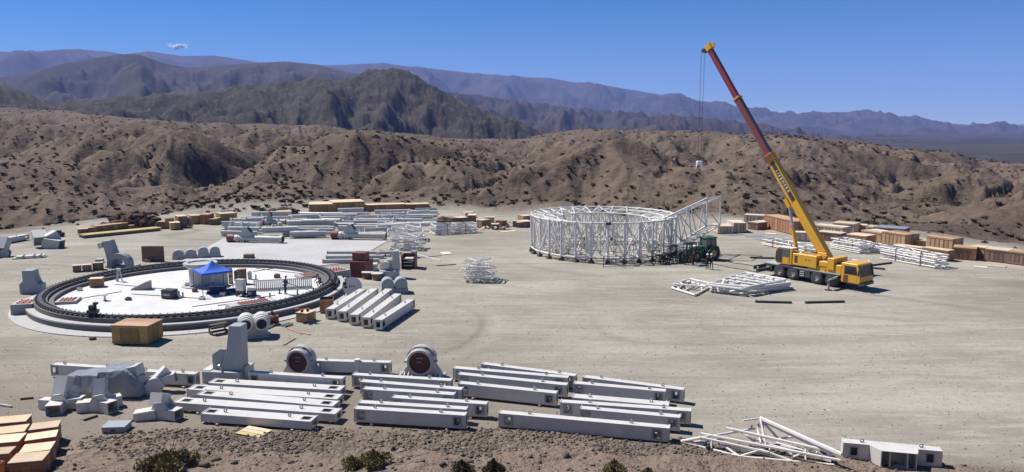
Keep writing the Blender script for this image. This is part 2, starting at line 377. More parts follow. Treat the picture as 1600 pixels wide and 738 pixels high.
grav = b.mix(b.math('MULTIPLY', b.ramp(gg, [(0.58, (0, 0, 0)), (0.68, (1, 1, 1))]), 0.5), grav, (0.11, 0.095, 0.08))
tn = b.noise(1.0, 1.0, 0.4, vec=b.mapped((0.012, 0.022, 1), (0, 0, R(-12))), dist=0.3)
trk = b.ramp(b.math('PINGPONG', tn, 0.035), [(0.0, (1, 1, 1)), (0.0045, (0, 0, 0))])
trk2 = b.ramp(b.math('PINGPONG', b.math('ADD', tn, 0.011), 0.035), [(0.0, (1, 1, 1)), (0.006, (0, 0, 0))])
brk = b.ramp(b.noise(0.03, 3), [(0.42, (0, 0, 0)), (0.58, (1, 1, 1))])
grav = b.mix(b.math('MULTIPLY', b.math('MULTIPLY', trk, brk), 0.55), grav, (0.155, 0.138, 0.115))
grav = b.mix(b.math('MULTIPLY', b.math('MULTIPLY', trk2, brk), 0.45), grav, (0.37, 0.345, 0.295))
# browner soil towards the viewer's slope
gx = b.n('ShaderNodeSeparateXYZ'); b.l(pos, gx.inputs[0])
brn = b.math('MULTIPLY', b.ramp(b.math('ADD', b.math('MULTIPLY', gx.outputs[1], -0.02), b.math('MULTIPLY', gp, 0.35)), [(-0.0, (1, 1, 1)), (0.0, (1, 1, 1))]), 0)
nearb = b.n('ShaderNodeMapRange'); nearb.inputs[1].default_value = 60; nearb.inputs[2].default_value = 40
b.l(b.math('ADD', gx.outputs[1], b.math('MULTIPLY_ADD', gp, 30)), nearb.inputs[0])
nearb.inputs[0].links[0].from_node.inputs[1].links[0].from_node.inputs[2].default_value = -15
lft = b.n('ShaderNodeMapRange'); lft.inputs[1].default_value = 14; lft.inputs[2].default_value = -6; b.l(gx.outputs[0], lft.inputs[0])
grav = b.mix(b.math('MULTIPLY', b.math('MULTIPLY', nearb.outputs[0], lft.outputs[0]), 0.85), grav, b.mix(gf, (0.14, 0.112, 0.088), (0.205, 0.17, 0.138)))
col = b.mix(sep.outputs[0], col, grav)
# loose stony slope
vo = b.n('ShaderNodeTexVoronoi'); vo.inputs['Scale'].default_value = 3.2; b.l(pos, vo.inputs['Vector'])
sc2 = b.n('ShaderNodeSeparateColor'); b.l(vo.outputs['Color'], sc2.inputs[0])
fs = b.ramp(sc2.outputs[0], [(0.0, (0.14, 0.104, 0.080)), (0.4, (0.19, 0.148, 0.117)), (0.75, (0.14, 0.12, 0.104)), (1.0, (0.23, 0.19, 0.155))])
fs = b.mix(b.ramp(b.noise(0.22, 5), [(0.45, (0, 0, 0)), (0.6, (1, 1, 1))]), fs, b.mix(0.5, fs, (0.23, 0.165, 0.12)))
pth = b.n('ShaderNodeMapRange'); pth.inputs[1].default_value = 37.3; pth.inputs[2].default_value = 36.5; b.l(b.math('ADD', gx.outputs[1], b.math('MULTIPLY', b.noise(0.25, 3), 1.2)), pth.inputs[0])
fs = b.mix(b.math('MULTIPLY', pth.outputs[0], 0.8), fs, b.mix(gf, (0.165, 0.118, 0.090), (0.235, 0.178, 0.14)))
col = b.mix(sep.outputs[2], col, fs)
bh = b.math('ADD', b.math('MULTIPLY', gf, 0.5), b.math('MULTIPLY', gg, 0.25))
bh = b.math('ADD', bh, b.math('MULTIPLY', b.math('MULTIPLY', fine, b.math('SUBTRACT', 1.0, sep.outputs[0])), 22.0))
bh = b.math('ADD', bh, b.math('MULTIPLY', b.math('MULTIPLY', rn2, sep.outputs[1]), 90.0))
b.bump(bh, 0.7, 0.09)
b.done(col, 0.95, 0, 0.15)
make_terrain()
def ground_z(x, y):
    return float(height(np.array([float(x)]), np.array([float(y)]))[0][0])

# ---------------------------------------------------------------- haze and the small cloud
def haze():
    me = bpy.data.meshes.new('haze'); bm = bmesh.new(); bmesh.ops.create_cube(bm, size=1.0)
    for v in bm.verts: v.co = Vector((v.co.x * 38000, v.co.y * 38000, (v.co.z + 0.5) * 1290 - 130))
    bm.to_mesh(me); bm.free()
    m = bpy.data.materials.new('haze_air'); m.use_nodes = True; t = m.node_tree; t.nodes.clear()
    o = t.nodes.new('ShaderNodeOutputMaterial'); v = t.nodes.new('ShaderNodeVolumePrincipled')
    v.inputs['Color'].default_value = (0.36, 0.49, 1.0, 1); v.inputs['Density'].default_value = 6.5e-5; v.inputs['Anisotropy'].default_value = 0.0
    t.links.new(v.outputs[0], o.inputs['Volume']); me.materials.append(m)
    ob = bpy.data.objects.new('haze', me); C.objects.link(ob); ob['kind'] = 'stuff'; ob['label'] = 'thin blue haze lying over the whole valley'; ob['category'] = 'haze'
    ob.display_type = 'WIRE'
haze()
# ---------------------------------------------------------------- mesh helpers
class MB:
    def __init__(s): s.v = []; s.f = []
    def add(s, vs, fs):
        k = len(s.v); s.v += [tuple(v) for v in vs]; s.f += [tuple(i + k for i in f) for f in fs]; return s
    def box(s, x0, x1, y0, y1, z0, z1, M=None):
        vs = [Vector(p) for p in ((x0, y0, z0), (x1, y0, z0), (x1, y1, z0), (x0, y1, z0), (x0, y0, z1), (x1, y0, z1), (x1, y1, z1), (x0, y1, z1))]
        if M is not None: vs = [M @ v for v in vs]
        return s.add(vs, [(3, 2, 1, 0), (4, 5, 6, 7), (0, 1, 5, 4), (1, 2, 6, 5), (2, 3, 7, 6), (3, 0, 4, 7)])
    def tube(s, p, q, r, n=8, r2=None, caps=True):
        p = Vector(p); q = Vector(q); d = (q - p)
        if d.length < 1e-6: return s
        a = d.normalized(); t = a.cross(Vector((0, 0, 1)) if abs(a.z) < 0.95 else Vector((1, 0, 0))).normalized(); u = a.cross(t)
        r2 = r if r2 is None else r2
        vs = []
        for c, rr in ((p, r), (q, r2)):
            vs += [c + (t * math.cos(2 * math.pi * i / n) + u * math.sin(2 * math.pi * i / n)) * rr for i in range(n)]
        fs = [(i, (i + 1) % n, n + (i + 1) % n, n + i) for i in range(n)]
        if caps: fs += [tuple(range(n))[::-1], tuple(range(n, 2 * n))]
        return s.add(vs, fs)
    def bar(s, p, q, w, h, up=(0, 0, 1)):                       # rectangular bar from p to q
        p = Vector(p); q = Vector(q); a = (q - p).normalized(); up = Vector(up)
        t = a.cross(up)
        if t.length < 1e-4: t = a.cross(Vector((1, 0, 0)))
        t.normalize(); u = t.cross(a)
        vs = [c + t * i * w / 2 + u * j * h / 2 for c in (p, q) for i, j in ((-1, -1), (1, -1), (1, 1), (-1, 1))]
        return s.add(vs, [(0, 1, 2, 3)[::-1], (4, 5, 6, 7), (0, 1, 5, 4), (1, 2, 6, 5), (2, 3, 7, 6), (3, 0, 4, 7)])
    def prism(s, poly, a0, a1, plane='xz', M=None):            # polygon extruded across the third axis
        f = {'xz': lambda p, a: (p[0], a, p[1]), 'xy': lambda p, a: (p[0], p[1], a), 'yz': lambda p, a: (a, p[0], p[1])}[plane]
        n = len(poly); vs = [Vector(f(p, a)) for a in (a0, a1) for p in poly]
        if M is not None: vs = [M @ v for v in vs]
        fs = [tuple(range(n)), tuple(range(n, 2 * n))[::-1]] + [(i, n + i, n + (i + 1) % n, (i + 1) % n) for i in range(n)]
        return s.add(vs, fs)
    def lathe(s, prof, n=24, M=None, a0=0, a1=2 * math.pi):
        full = abs(a1 - a0 - 2 * math.pi) < 1e-6; m = n if full else n + 1
        vs = []
        for i in range(m):
            a = a0 + (a1 - a0) * i / n
            vs += [Vector((r * math.cos(a), r * math.sin(a), z)) for r, z in prof]
        if M is not None: vs = [M @ v for v in vs]
        k = len(prof); fs = []
        for i in range(n):
            j = (i + 1) % m
            for p in range(k - 1): fs.append((i * k + p, j * k + p, j * k + p + 1, i * k + p + 1))
        return s.add(vs, fs)
    def panel(s, o, eu, ev, L, H, holes=()):                   # flat plate with rectangular openings cut out
        o = Vector(o); eu = Vector(eu); ev = Vector(ev)
        us = sorted({0, L, *[h[0] for h in holes], *[h[1] for h in holes]}); vs_ = sorted({0, H, *[h[2] for h in holes], *[h[3] for h in holes]})
        for a, b_ in zip(us, us[1:]):
            for c, d in zip(vs_, vs_[1:]):
                if any(h[0] <= a and b_ <= h[1] and h[2] <= c and d <= h[3] for h in holes): continue
                s.add([o + eu * a + ev * c, o + eu * b_ + ev * c, o + eu * b_ + ev * d, o + eu * a + ev * d], [(0, 1, 2, 3)])
        return s
    def mesh(s, name, mat, smooth=False):
        me = bpy.data.meshes.new(name); me.from_pydata(s.v, [], s.f)
        if smooth: me.polygons.foreach_set('use_smooth', [True] * len(me.polygons))
        me.materials.append(MATS[mat]); return me
    def build(s, name, mat, parent=None, smooth=False, bevel=0):
        me = s.mesh(name, mat, smooth)
        bm = bmesh.new(); bm.from_mesh(me); bmesh.ops.recalc_face_normals(bm, faces=bm.faces); bm.to_mesh(me); bm.free()
        if smooth and hasattr(me, 'set_sharp_from_angle'): me.set_sharp_from_angle(angle=R(35))
        o = bpy.data.objects.new(name, me); C.objects.link(o); o.parent = parent
        if bevel:
            md = o.modifiers.new('bevel', 'BEVEL'); md.width = bevel; md.segments = 1; md.limit_method = 'ANGLE'
        return o
def put(name, me, parent, loc=(0, 0, 0), rot=(0, 0, 0), scale=(1, 1, 1)):
    o = bpy.data.objects.new(name, me); C.objects.link(o); o.parent = parent
    o.location = loc; o.rotation_euler = rot; o.scale = scale; return o
def thing(name, label, cat, loc=(0, 0, 0), rz=0.0, group=None):
    o = bpy.data.objects.new(name, None); C.objects.link(o); o.location = loc; o.rotation_euler = (0, 0, rz)
    o.empty_display_size = 0.2
    o['label'] = label; o['category'] = cat; o['kind'] = 'thing'
    if group: o['group'] = group
    return o
def tag(o, label, cat, group=None, kind=None):
    o['label'] = label; o['category'] = cat
    if group: o['group'] = group
    o['kind'] = kind or 'thing'
    return o
_tm = {}
def member(name, parent, p, q, r, mat, n=7):                    # one tube; alike tubes share their mesh
    key = (mat, n)
    if key not in _tm: _tm[key] = MB().tube((0, 0, 0), (0, 0, 1), 1, n).mesh('tube', mat, False)
    p = Vector(p); q = Vector(q); d = q - p
    o = bpy.data.objects.new(name, _tm[key]); C.objects.link(o); o.parent = parent
    o.location = p; o.rotation_euler = d.to_track_quat('Z', 'Y').to_euler(); o.scale = (r, r, d.length); return o
def frame2(P, Q, z=0.0):                                        # ground line under two photograph points
    a = at(*P, z); b_ = at(*Q, z); d = b_ - a
    return a, d.length, math.atan2(d.y, d.x)

# ---------------------------------------------------------------- concrete: telescope foundation and slab
FX, FY = -31.0, 73.9
fo = thing('telescope_foundation', 'round white concrete telescope foundation ringed by a dark steel rail track', 'foundation', (FX, FY, 0))
FZ = 0.42                                                       # inner floor level
MB().lathe([(0, FZ), (12.05, FZ)], 96).build('floor', 'concrete_white', fo)
MB().lathe([(12.04, FZ - 0.02), (12.05, 0.74), (12.52, 0.745), (12.53, 0.98), (13.62, 0.985), (13.64, 0.62)], 128).build('track_plinth', 'concrete_shaded', fo)
MB().lathe([(13.63, 0.62), (14.25, 0.615), (14.27, 0.50)], 128).build('ledge', 'concrete_slab', fo)
MB().lathe([(14.25, 0.51), (14.26, 0.02)], 128).build('outer_wall', 'concrete_shaded', fo)
na = 36; asl = MB()
a0 = 0; da = 2 * math.pi / na
vs = []
for i in range(5):
    a = (i / 4) * (da - 0.0016)
    for r_, z_ in ((14.2, 0.0), (14.2, 0.09), (15.55, 0.075), (15.56, 0.0)): vs.append((r_ * math.cos(a), r_ * math.sin(a), z_))
asl.add(vs, [(i * 4 + k, i * 4 + 4 + k, i * 4 + 5 + k, i * 4 + 1 + k) for i in range(4) for k in range(3)])
am = asl.mesh('apron_slab', 'concrete_slab')
for i in range(na): put('apron_slab', am, fo, rot=(0, 0, i * da))
ns = 40; ds = 2 * math.pi / ns; sg = MB(); vs = []
prof = [(12.72, 0.986), (12.72, 1.06), (12.92, 1.08), (12.94, 1.20), (13.26, 1.20), (13.28, 1.08), (13.46, 1.06), (13.46, 0.986)]
for i in range(5):
    a = (i / 4) * (ds - 0.0012)
    vs += [(r_ * math.cos(a), r_ * math.sin(a), z_) for r_, z_ in prof]
sg.add(vs, [(i * 8 + k, i * 8 + 8 + k, i * 8 + 9 + k, i * 8 + 1 + k) for i in range(4) for k in range(7)] + [tuple(range(8)), tuple(range(32, 40))[::-1]])
sm_ = sg.mesh('rail_segment', 'rail_steel')
for i in range(ns): put('rail_segment', sm_, fo, rot=(0, 0, i * ds))
cl = MB().box(-0.09, 0.09, -0.12, 0.12, 0.98, 1.15).tube((0, 0, 1.1), (0, 0, 1.24), 0.035, 6).mesh('rail_clamp', 'black_steel')
for i in range(144):
    a = 2 * math.pi * i / 144
    for r_ in (12.78, 13.40): put('rail_clamp', cl, fo, (r_ * math.cos(a), r_ * math.sin(a), 0), (0, 0, a))
# drains and joints on the floor: thin dark strips laid on it
CLAB = ['from the black case towards the tent', 'along the near floor by the red bolt row', 'beside the round stool', 'left behind the pintle', 'right of the pintle by the far rail', 'behind the brown cupboard', 'left of the black case', 'in front of the generator']
for k, (p, q, wd) in enumerate([((205, 460), (330, 468), .06), ((300, 480), (430, 462), .06), ((110, 470), (190, 456), .05), ((230, 425), (300, 415), .05), ((400, 420), (470, 428), .05), ((395, 425), (440, 418), .05), ((180, 445), (255, 452), .05), ((340, 478), (410, 470), .07)]):
    a = at(*p, FZ); b_ = at(*q, FZ)
    tag(MB().bar(a + Vector((0, 0, .03)), b_ + Vector((0, 0, .03)), wd, .05).build('cable', 'cable'), 'thin black cable on the white floor ' + CLAB[k], 'cable', 'cables on the foundation floor')
# pintle tower at the centre
pt = thing('pintle_bearing', 'pale grey pintle cylinder with wide top flange at the foundation centre', 'bearing', (at(315, 446, FZ)))
MB().lathe([(1.32, 0), (1.32, 0.12), (1.15, 0.14), (1.12, 1.75), (1.45, 2.05), (1.62, 2.12), (1.62, 2.36), (1.45, 2.38), (1.2, 2.38), (1.15, 2.25), (0, 2.2)], 40).build('drum', 'pale_grey_paint', pt, True)
for i in range(10):
    a = 2 * math.pi * i / 10
    put('foot_lug', (MB().box(1.2, 1.6, -.08, .08, 0, .3).mesh('foot_lug', 'pale_grey_paint') if i == 0 else fl), pt, rot=(0, 0, a)); fl = [o for o in pt.children if o.name.startswith('foot_lug')][0].data
MB().lathe([(1.9, 0.0), (1.9, 0.10), (1.34, 0.11)], 40).build('grout_ring', 'concrete_slab', pt)
# the slab behind
slab = [(262, 420), (292, 404), (350, 373), (606, 377), (548, 411), (480, 418)]
pl = [at(*p) for p in slab]
so = MB().prism([(p.x, p.y) for p in pl], -0.1, 0.07, 'xy').build('concrete_slab', 'concrete_slab'); so['kind'] = 'structure'
def pedestal(P, Q, dep, h, z, label, red=True):
    a, L, yaw = frame2(P, Q, z)
    t = thing('bolt_pedestal', label, 'pedestal', a, yaw)
    MB().box(0, L, 0, dep, 0, h).build('block', 'concrete_grey', t, bevel=.03)
    MB().box(.03, L - .03, .03, dep - .03, h + .002, h + .03).build('cap', 'concrete_slab', t)
    if red:
        MB().box(L * .2, L * .85, dep * .12, dep * .8, h + .03, h + .06).build('template_plate', 'red_bolts', t)
        bm_ = MB().tube((0, 0, 0), (0, 0, .09), .05, 6).mesh('anchor_bolt', 'red_oxide')
        nx = max(3, int(L / .45))
        for i in range(nx):
            for j in range(3): put('anchor_bolt', bm_, t, (L * (.25 + .55 * i / (nx - 1)), dep * (.2 + .25 * j), h + .06))
    return t
pedestal((17, 494), (52, 492), 2.3, .95, 0, 'grey concrete block with red bolted plate on left rim of the foundation')
pedestal((84, 477), (119, 475), 2.0, .22, FZ, 'low concrete block with red plate inside the rail at left')
pedestal((362, 497), (434, 486), 1.5, .95, 0, 'long concrete block with red bolt row on near rim of the foundation')
pedestal((470, 437), (502, 433), 1.8, .25, FZ, 'low red-topped block inside the rail at right beside the workers')
pedestal((518, 441), (549, 436), 2.4, 1.0, 0, 'dark concrete block with pink bolt template beyond the right rim')
pedestal((226, 427), (280, 420), 1.1, .25, FZ, 'long low concrete strip inside the far side of the rail', False)
pedestal((160, 411), (163, 409), .8, .4, 0, 'small concrete stub just behind the far rail', False)
# ---------------------------------------------------------------- things on and round the foundation
def tent():
    t = thing('canopy_tent', 'blue pop-up canopy tent beside the pintle on the foundation', 'tent', at(334, 456, FZ), R(38))
    s, h, e = 1.45, 2.15, 0.95
    ap = (0, 0, h + e)
    c = [(-s, -s, h), (s, -s, h), (s, s, h), (-s, s, h)]
    m = MB(); n = 6
    for i in range(4):                                          # sagging roof cloth
        A, B = Vector(c[i]), Vector(c[(i + 1) % 4]); P = Vector(ap); rows = []
        for k in range(n + 1):
            f = k / n; a_ = A.lerp(P, f); b_ = B.lerp(P, f); dz = -0.22 * math.sin(math.pi * f)
            rows.append([a_ + Vector((0, 0, dz)), a_.lerp(b_, .5) + Vector((0, 0, dz - .05 * (1 - f))), b_ + Vector((0, 0, dz))])
        vs = [v for r_ in rows for v in r_]
        m.add(vs, [(k * 3 + j, k * 3 + j + 1, k * 3 + j + 4, k * 3 + j + 3) for k in range(n) for j in range(2)])
    rc_ = m.build('roof_cloth', 'blue_canvas', t, True)
    v = MB()
    for i in range(4):
        A, B = Vector(c[i]), Vector(c[(i + 1) % 4]); d = Vector((0, 0, -.2))
        v.add([A * 1.005, B * 1.005, B * 1.005 + d, A * 1.005 + d], [(0, 1, 2, 3)])
    v.build('valance', 'blue_canvas', rc_)
    for x, y, z in c: MB().tube((x * .98, y * .98, 0), (x * .98, y * .98, z - .02), .035, 6).build('leg', 'black_steel', t)
    for i in range(4):
        A, B = Vector(c[i]) * .97, Vector(c[(i + 1) % 4]) * .97
        MB().tube(A, B, .025, 6).build('crossbar', 'black_steel', t)
    return t
tent()
def obox(name, label, cat, P, Q, dep, h, mat, z=0.0, lid=None, group=None, partname='body'):
    a, L, yaw = frame2(P, Q, z); t = thing(name, label, cat, a, yaw, group)
    MB().box(0, L, 0, dep, 0.0, h).build(partname, mat, t, bevel=.02)
    if lid: MB().box(-.03, L + .03, -.03, dep + .03, h + .002, h + .05).build('lid', lid, t)
    return t, L
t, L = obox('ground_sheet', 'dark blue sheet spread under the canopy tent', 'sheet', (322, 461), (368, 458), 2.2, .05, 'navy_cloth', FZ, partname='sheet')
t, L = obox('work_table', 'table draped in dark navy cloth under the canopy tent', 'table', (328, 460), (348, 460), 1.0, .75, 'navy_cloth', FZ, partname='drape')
MB().box(-.05, L + .05, -.05, 1.05, .752, .80).build('table_top', 'grey_paint', t)
def cabinet():
    t = thing('electrical_cabinet', 'pale grey electrical cabinet on a dark trolley near the tent', 'cabinet', at(377, 463, FZ), R(-12))
    MB().box(-.42, .42, -.25, .25, .55, 1.65).build('case', 'pale_grey_paint', t, bevel=.02)
    MB().box(-.36, .36, -.268, -.252, .62, 1.58).build('door', 'white_paint', t)
    MB().box(.22, .26, -.30, -.27, 1.0, 1.15).build('handle', 'black_steel', t)
    MB().box(-.4, .4, -.24, .24, .35, .54).build('trolley_frame', 'black_steel', t)
    wm = MB().tube((0, -.05, 0), (0, .05, 0), .15, 10).mesh('wheel', 'tyre')
    for x in (-.34, .34):
        for y in (-.2, .2): put('wheel', wm, t, (x, y, .17))
cabinet()
t, L = obox('generator', 'black and white portable generator standing beside the electrical cabinet', 'generator', (386, 464), (401, 463), .7, .55, 'black_steel', FZ)
MB().box(.05, L - .05, .05, .65, .552, .82).build('cover', 'white_paint', t); MB().box(.1, L * .5, -.03, -.002, .15, .45).build('control_panel', 'grey_paint', t)
for x in (.08, L - .12): MB().tube((x, -.05, .1), (x + .02, .75, .1), .1, 8).build('wheel', 'tyre', t)
t, L = obox('yellow_panel', 'yellow panel standing upright under the edge of the blue tent', 'panel', (358, 444), (364, 443), .08, 1.7, 'timber_yellow', FZ, partname='board')
MB().box(.0, L, -.05, -.002, .7, .82).build('rail', 'timber_dark', t)
t, L = obox('brown_cupboard', 'tall brown wooden cupboard standing on the foundation behind the tent', 'cupboard', (373, 445), (386, 444), .6, 1.5, 'plywood_brown', FZ, 'plywood')
MB().box(.04, L / 2 - .02, -.025, -.002, .08, 1.42).build('door', 'plywood_brown', t); MB().box(L / 2 + .02, L - .04, -.025, -.002, .08, 1.42).build('door', 'plywood_brown', t)
t = thing('mesh_barrier', 'long low white slatted barrier panel lying across the foundation floor', 'barrier', at(396, 456, FZ), frame2((396, 456), (488, 451), FZ)[2])
L = frame2((396, 456), (488, 451), FZ)[1]
MB().box(0, L, .3, .36, .02, .12).build('bottom_rail', 'white_paint', t); MB().box(0, L, .3, .36, .95, 1.05).build('top_rail', 'white_paint', t)
sl = MB().box(-.055, .055, .315, .345, .12, .95).mesh('slat', 'pale_grey_paint'); nsl = 30
for i in range(nsl): put('slat', sl, t, (L * (i + .5) / nsl, 0, 0))
MB().box(0, L, .45, .95, .02, .10).build('base_plank', 'timber_dark', t)
# small props
t, L = obox('small_crate', 'small orange plywood box standing alone on the white floor', 'crate', (140, 450), (160, 449), .9, .85, 'plywood_orange', FZ, 'plywood_lid')
for x in (0.08, L - .16): MB().box(x, x + .08, -.03, -.001, 0, .84).build('batten', 'plywood', t)
t = thing('jack_stand', 'tall pale steel stand with splayed feet on the white floor', 'stand', at(186, 440, FZ), .3)
for a in (.4, 2.5, 4.6): MB().tube((.32 * math.cos(a), .32 * math.sin(a), 0), (.12 * math.cos(a), .12 * math.sin(a), 1.25), .07, 6).build('leg', 'galvanised', t)
MB().lathe([(.2, 1.2), (.24, 1.25), (.24, 1.38), (0, 1.38)], 14).build('head', 'galvanised', t)
t = thing('concrete_wedge', 'grey wedge-shaped block lying on the white foundation floor', 'block', *[at(204, 454, FZ), .12])
MB().prism([(0, 0), (1.75, 0), (1.75, .85), (1.55, .85), (0, .12)], 0, .8).build('wedge', 'concrete_grey', t, bevel=.02)
t, L = obox('black_case', 'black equipment box on the white foundation floor', 'box', (252, 467), (269, 468), .9, .78, 'black_steel', FZ, 'black_steel')
MB().box(.2, L - .2, -.03, -.001, .3, .5).build('handle', 'grey_paint', t)
t = thing('round_stool', 'small round steel stool standing near the left floor plate', 'stool', at(164, 470, FZ))
MB().lathe([(.3, .5), (.3, .56), (0, .56)], 16).build('seat', 'galvanised', t); MB().tube((0, 0, 0), (0, 0, .5), .09, 8).build('post', 'galvanised', t); MB().lathe([(.22, 0), (.22, .05), (0, .06)], 14).build('base', 'grey_paint', t)
t = thing('rail_trolley', 'black motor trolley standing on the near rail', 'trolley', (FX - 3.2, FY - 12.75, 1.2), .1)
MB().box(-.4, .4, -.3, .3, .12, .35).build('chassis', 'black_steel', t); MB().box(-.28, .2, -.2, .2, .352, .75).build('motor', 'black_steel', t, bevel=.04); MB().tube((.25, 0, .35), (.25, 0, .95), .07, 8).build('stem', 'black_steel', t); MB().box(.08, .42, -.14, .14, .8, .98).build('head', 'chassis_dark', t)
for x in (-.28, .28): MB().tube((x, -.26, .12), (x, .26, .12), .12, 10).build('wheel', 'rail_steel', t)
for i, (px, py) in enumerate([(280, 463), (286, 465), (400, 437), (422, 466), (437, 459), (490, 458), (465, 461)]):
    t = thing('floor_post', 'short dark floor post ' + ['just right of the black case', 'second right of the black case', 'behind the electrical cabinet', 'in front of the generator', 'beside the worker in blue', 'before the crouching worker', 'between the worker in blue and the crouching one'][i], 'post', at(px, py, FZ), 0, 'anchor posts on the foundation floor')
    MB().tube((0, 0, .02), (0, 0, .5), .07, 7).build('stem', 'black_steel', t); MB().box(-.14, .14, -.14, .14, 0, .04).build('base_plate', 'rail_steel', t)
# stepped counterweight block left of the foundation
t = thing('steel_counterblock', 'grey stepped steel block left of the foundation', 'block', at(31, 460), R(6))
MB().prism([(0, 0), (2.0, 0), (2.0, .95), (1.65, 1.1), (1.45, 1.75), (1.4, 2.35), (.35, 2.35), (.35, 1.3), (0, 1.0)], 0, 1.1).build('casting', 'blue_grey_paint', t, bevel=.03)
MB().box(.03, .36, -.04, -.002, .1, .9).build('side_plate', 'grey_paint', t)
# tilted bracket with arch behind the foundation
t = thing('tilted_bracket', 'grey leaning steel bracket with arched foot behind the foundation', 'bracket', at(166, 418), R(-4))
M = Matrix.Translation((.2, .6, 0)) @ Matrix.Rotation(R(-14), 4, 'Y')
MB().panel((0, 0, 0), (1, 0, 0), (0, 0, 1), 1, 1).f
MB().prism([(0, 0), (1.3, 0), (1.15, 3.0), (.1, 3.1)], -.4, .5, 'xz', M).build('column', 'blue_grey_paint', t, bevel=.03)
MB().box(-.5, .05, -.45, .45, 2.35, 2.95, M).build('box_stub', 'white_paint', t); MB().box(-.53, -.505, -.3, .3, 2.45, 2.85, M).build('opening', 'hollow_shade', t)  # dark plate paints the shade inside the stub's mouth
arch = [(0, 0)] + [(1.35 - 1.35 * math.cos(a * math.pi / 10), .5 + 1.25 * math.sin(a * math.pi / 10)) for a in range(11)] + [(2.7, 0), (2.15, 0), (2.15, .4)] + [(1.35 + .8 * math.cos(a * math.pi / 8), .45 + .7 * math.sin(a * math.pi / 8)) for a in range(9)] + [(.55, 0)]
MB().prism(arch, -.75, .25, 'xz', Matrix.Translation((.45, .2, 0))).build('arched_foot', 'grey_paint', t)
MB().box(0, 3.3, -.2, 1.6, 0, .18).build('base_plate', 'grey_paint', t)
# brown plywood screen
t, L = obox('plywood_screen', 'large upright brown plywood sheet behind the far rail', 'board', (222, 409), (256, 409), .25, 1.9, 'plywood_brown', partname='sheet')
MB().box(L * .2, L * .45, -.5, -.02, 0, .35).build('foot_block', 'plywood', t)
def arches(P, Q, n, h, label, dark=True, mat='pale_grey_paint', dep=.9):
    a, L, yaw = frame2(P, Q); t = thing('arched_bearing', label, 'bearing', a, yaw)
    MB().box(0, L, 0, dep, 0, h * .35).build('base', mat, t)
    w_ = L / n
    for i in range(n):
        r_ = w_ * .46; cx = (i + .5) * w_; zc = h - r_
        poly = [(cx - r_, h * .35 + .002)] + [(cx - r_ * math.cos(k * math.pi / 14), zc + r_ * math.sin(k * math.pi / 14)) for k in range(15)] + [(cx + r_, h * .35 + .002)]
        o = MB().prism(poly, .08, dep - .08).build('arch', mat, t)
        MB().prism([(cx + (x - cx) * .86, h * .35 + .04 + (z - h * .35) * .86) for x, z in poly], .05, .078).build('face_plate', 'blue_grey_paint' if dark else 'green_grey_paint', t)
    return t
arches((269, 406), (308, 404), 2, 1.15, 'left pair of grey arched bearing caps behind the pintle')
arches((309, 404), (345, 402), 2, 1.35, 'right pair of white-rimmed arched bearing caps behind the pintle')
t, L = obox('plank_stack', 'small brown timber stack on the slab edge behind the far rail', 'timber', (380, 404), (395, 404), .8, .1, 'plywood_brown', .07)
for k in range(3): MB().box(.02 * k, L - .03 * k, .02, .78, .12 + .13 * k, .235 + .13 * k).build('plank', 'plywood_brown', t)
for i, (P, Q, h, nm) in enumerate([((114, 426), (127, 425), .8, 'low slatted crate nearest the stepped block behind the rail'), ((129, 425), (143, 424), .8, 'slatted crate second from the stepped block behind the rail'), ((145, 423), (161, 422), .9, 'white-lidded slatted crate beside the tilted bracket')]):
    t, L = obox('slatted_crate', nm, 'crate', P, Q, .8, h * .9, 'plywood_brown', lid='plywood_pale')
    for k in range(4): MB().box(L * (k + .15) / 4, L * (k + .6) / 4, -.04, -.001, .02, h * .88).build('slat', 'plywood', t)

t, L = obox('white_screen', 'white sheet screen hanging under the right half of the tent', 'screen', (334, 447), (357, 445), .06, 1.45, 'white_paint', FZ, partname='sheet')
MB().tube((0, .03, 1.46), (L, .03, 1.46), .04, 6).build('top_bar', 'black_steel', t)
for i, (P, Q, dep, h, mt, lab) in enumerate([((343, 463), (351, 463), .5, .35, 'galvanised', 'grey tool box on the blue sheet'), ((354, 461), (360, 461), .4, .3, 'black_steel', 'black tool box right of the grey one'), ((366, 440), (373, 440), .5, 1.1, 'chassis_dark', 'dark cabinet left of the brown cupboard'), ((387, 437), (392, 437), .4, .8, 'pale_grey_paint', 'small pale box right of the brown cupboard'),
        ((300, 457), (306, 457), .5, .4, 'plywood_brown', 'small brown box at the foot of the pintle'), ((404, 469), (416, 468), .4, .12, 'timber_dark', 'dark timber offcut near the generator'), ((310, 469), (318, 469), .4, .25, 'galvanised', 'small steel box in front of the tent'), ((428, 435), (436, 435), .5, .4, 'plywood_brown', 'small brown box behind the long barrier'), ((195, 470), (203, 470), .4, .25, 'rail_steel', 'small rusty box on the near left floor'), ((120, 455), (126, 455), .4, .3, 'galvanised', 'small steel box beside the left floor plate')]):
    t, L = obox('tool_box', lab, 'box', P, Q, dep, h, mt, FZ)
    MB().box(L * .25, L * .75, dep * .4, dep * .6, h + .002, h + .07).build('handle', 'black_steel', t)
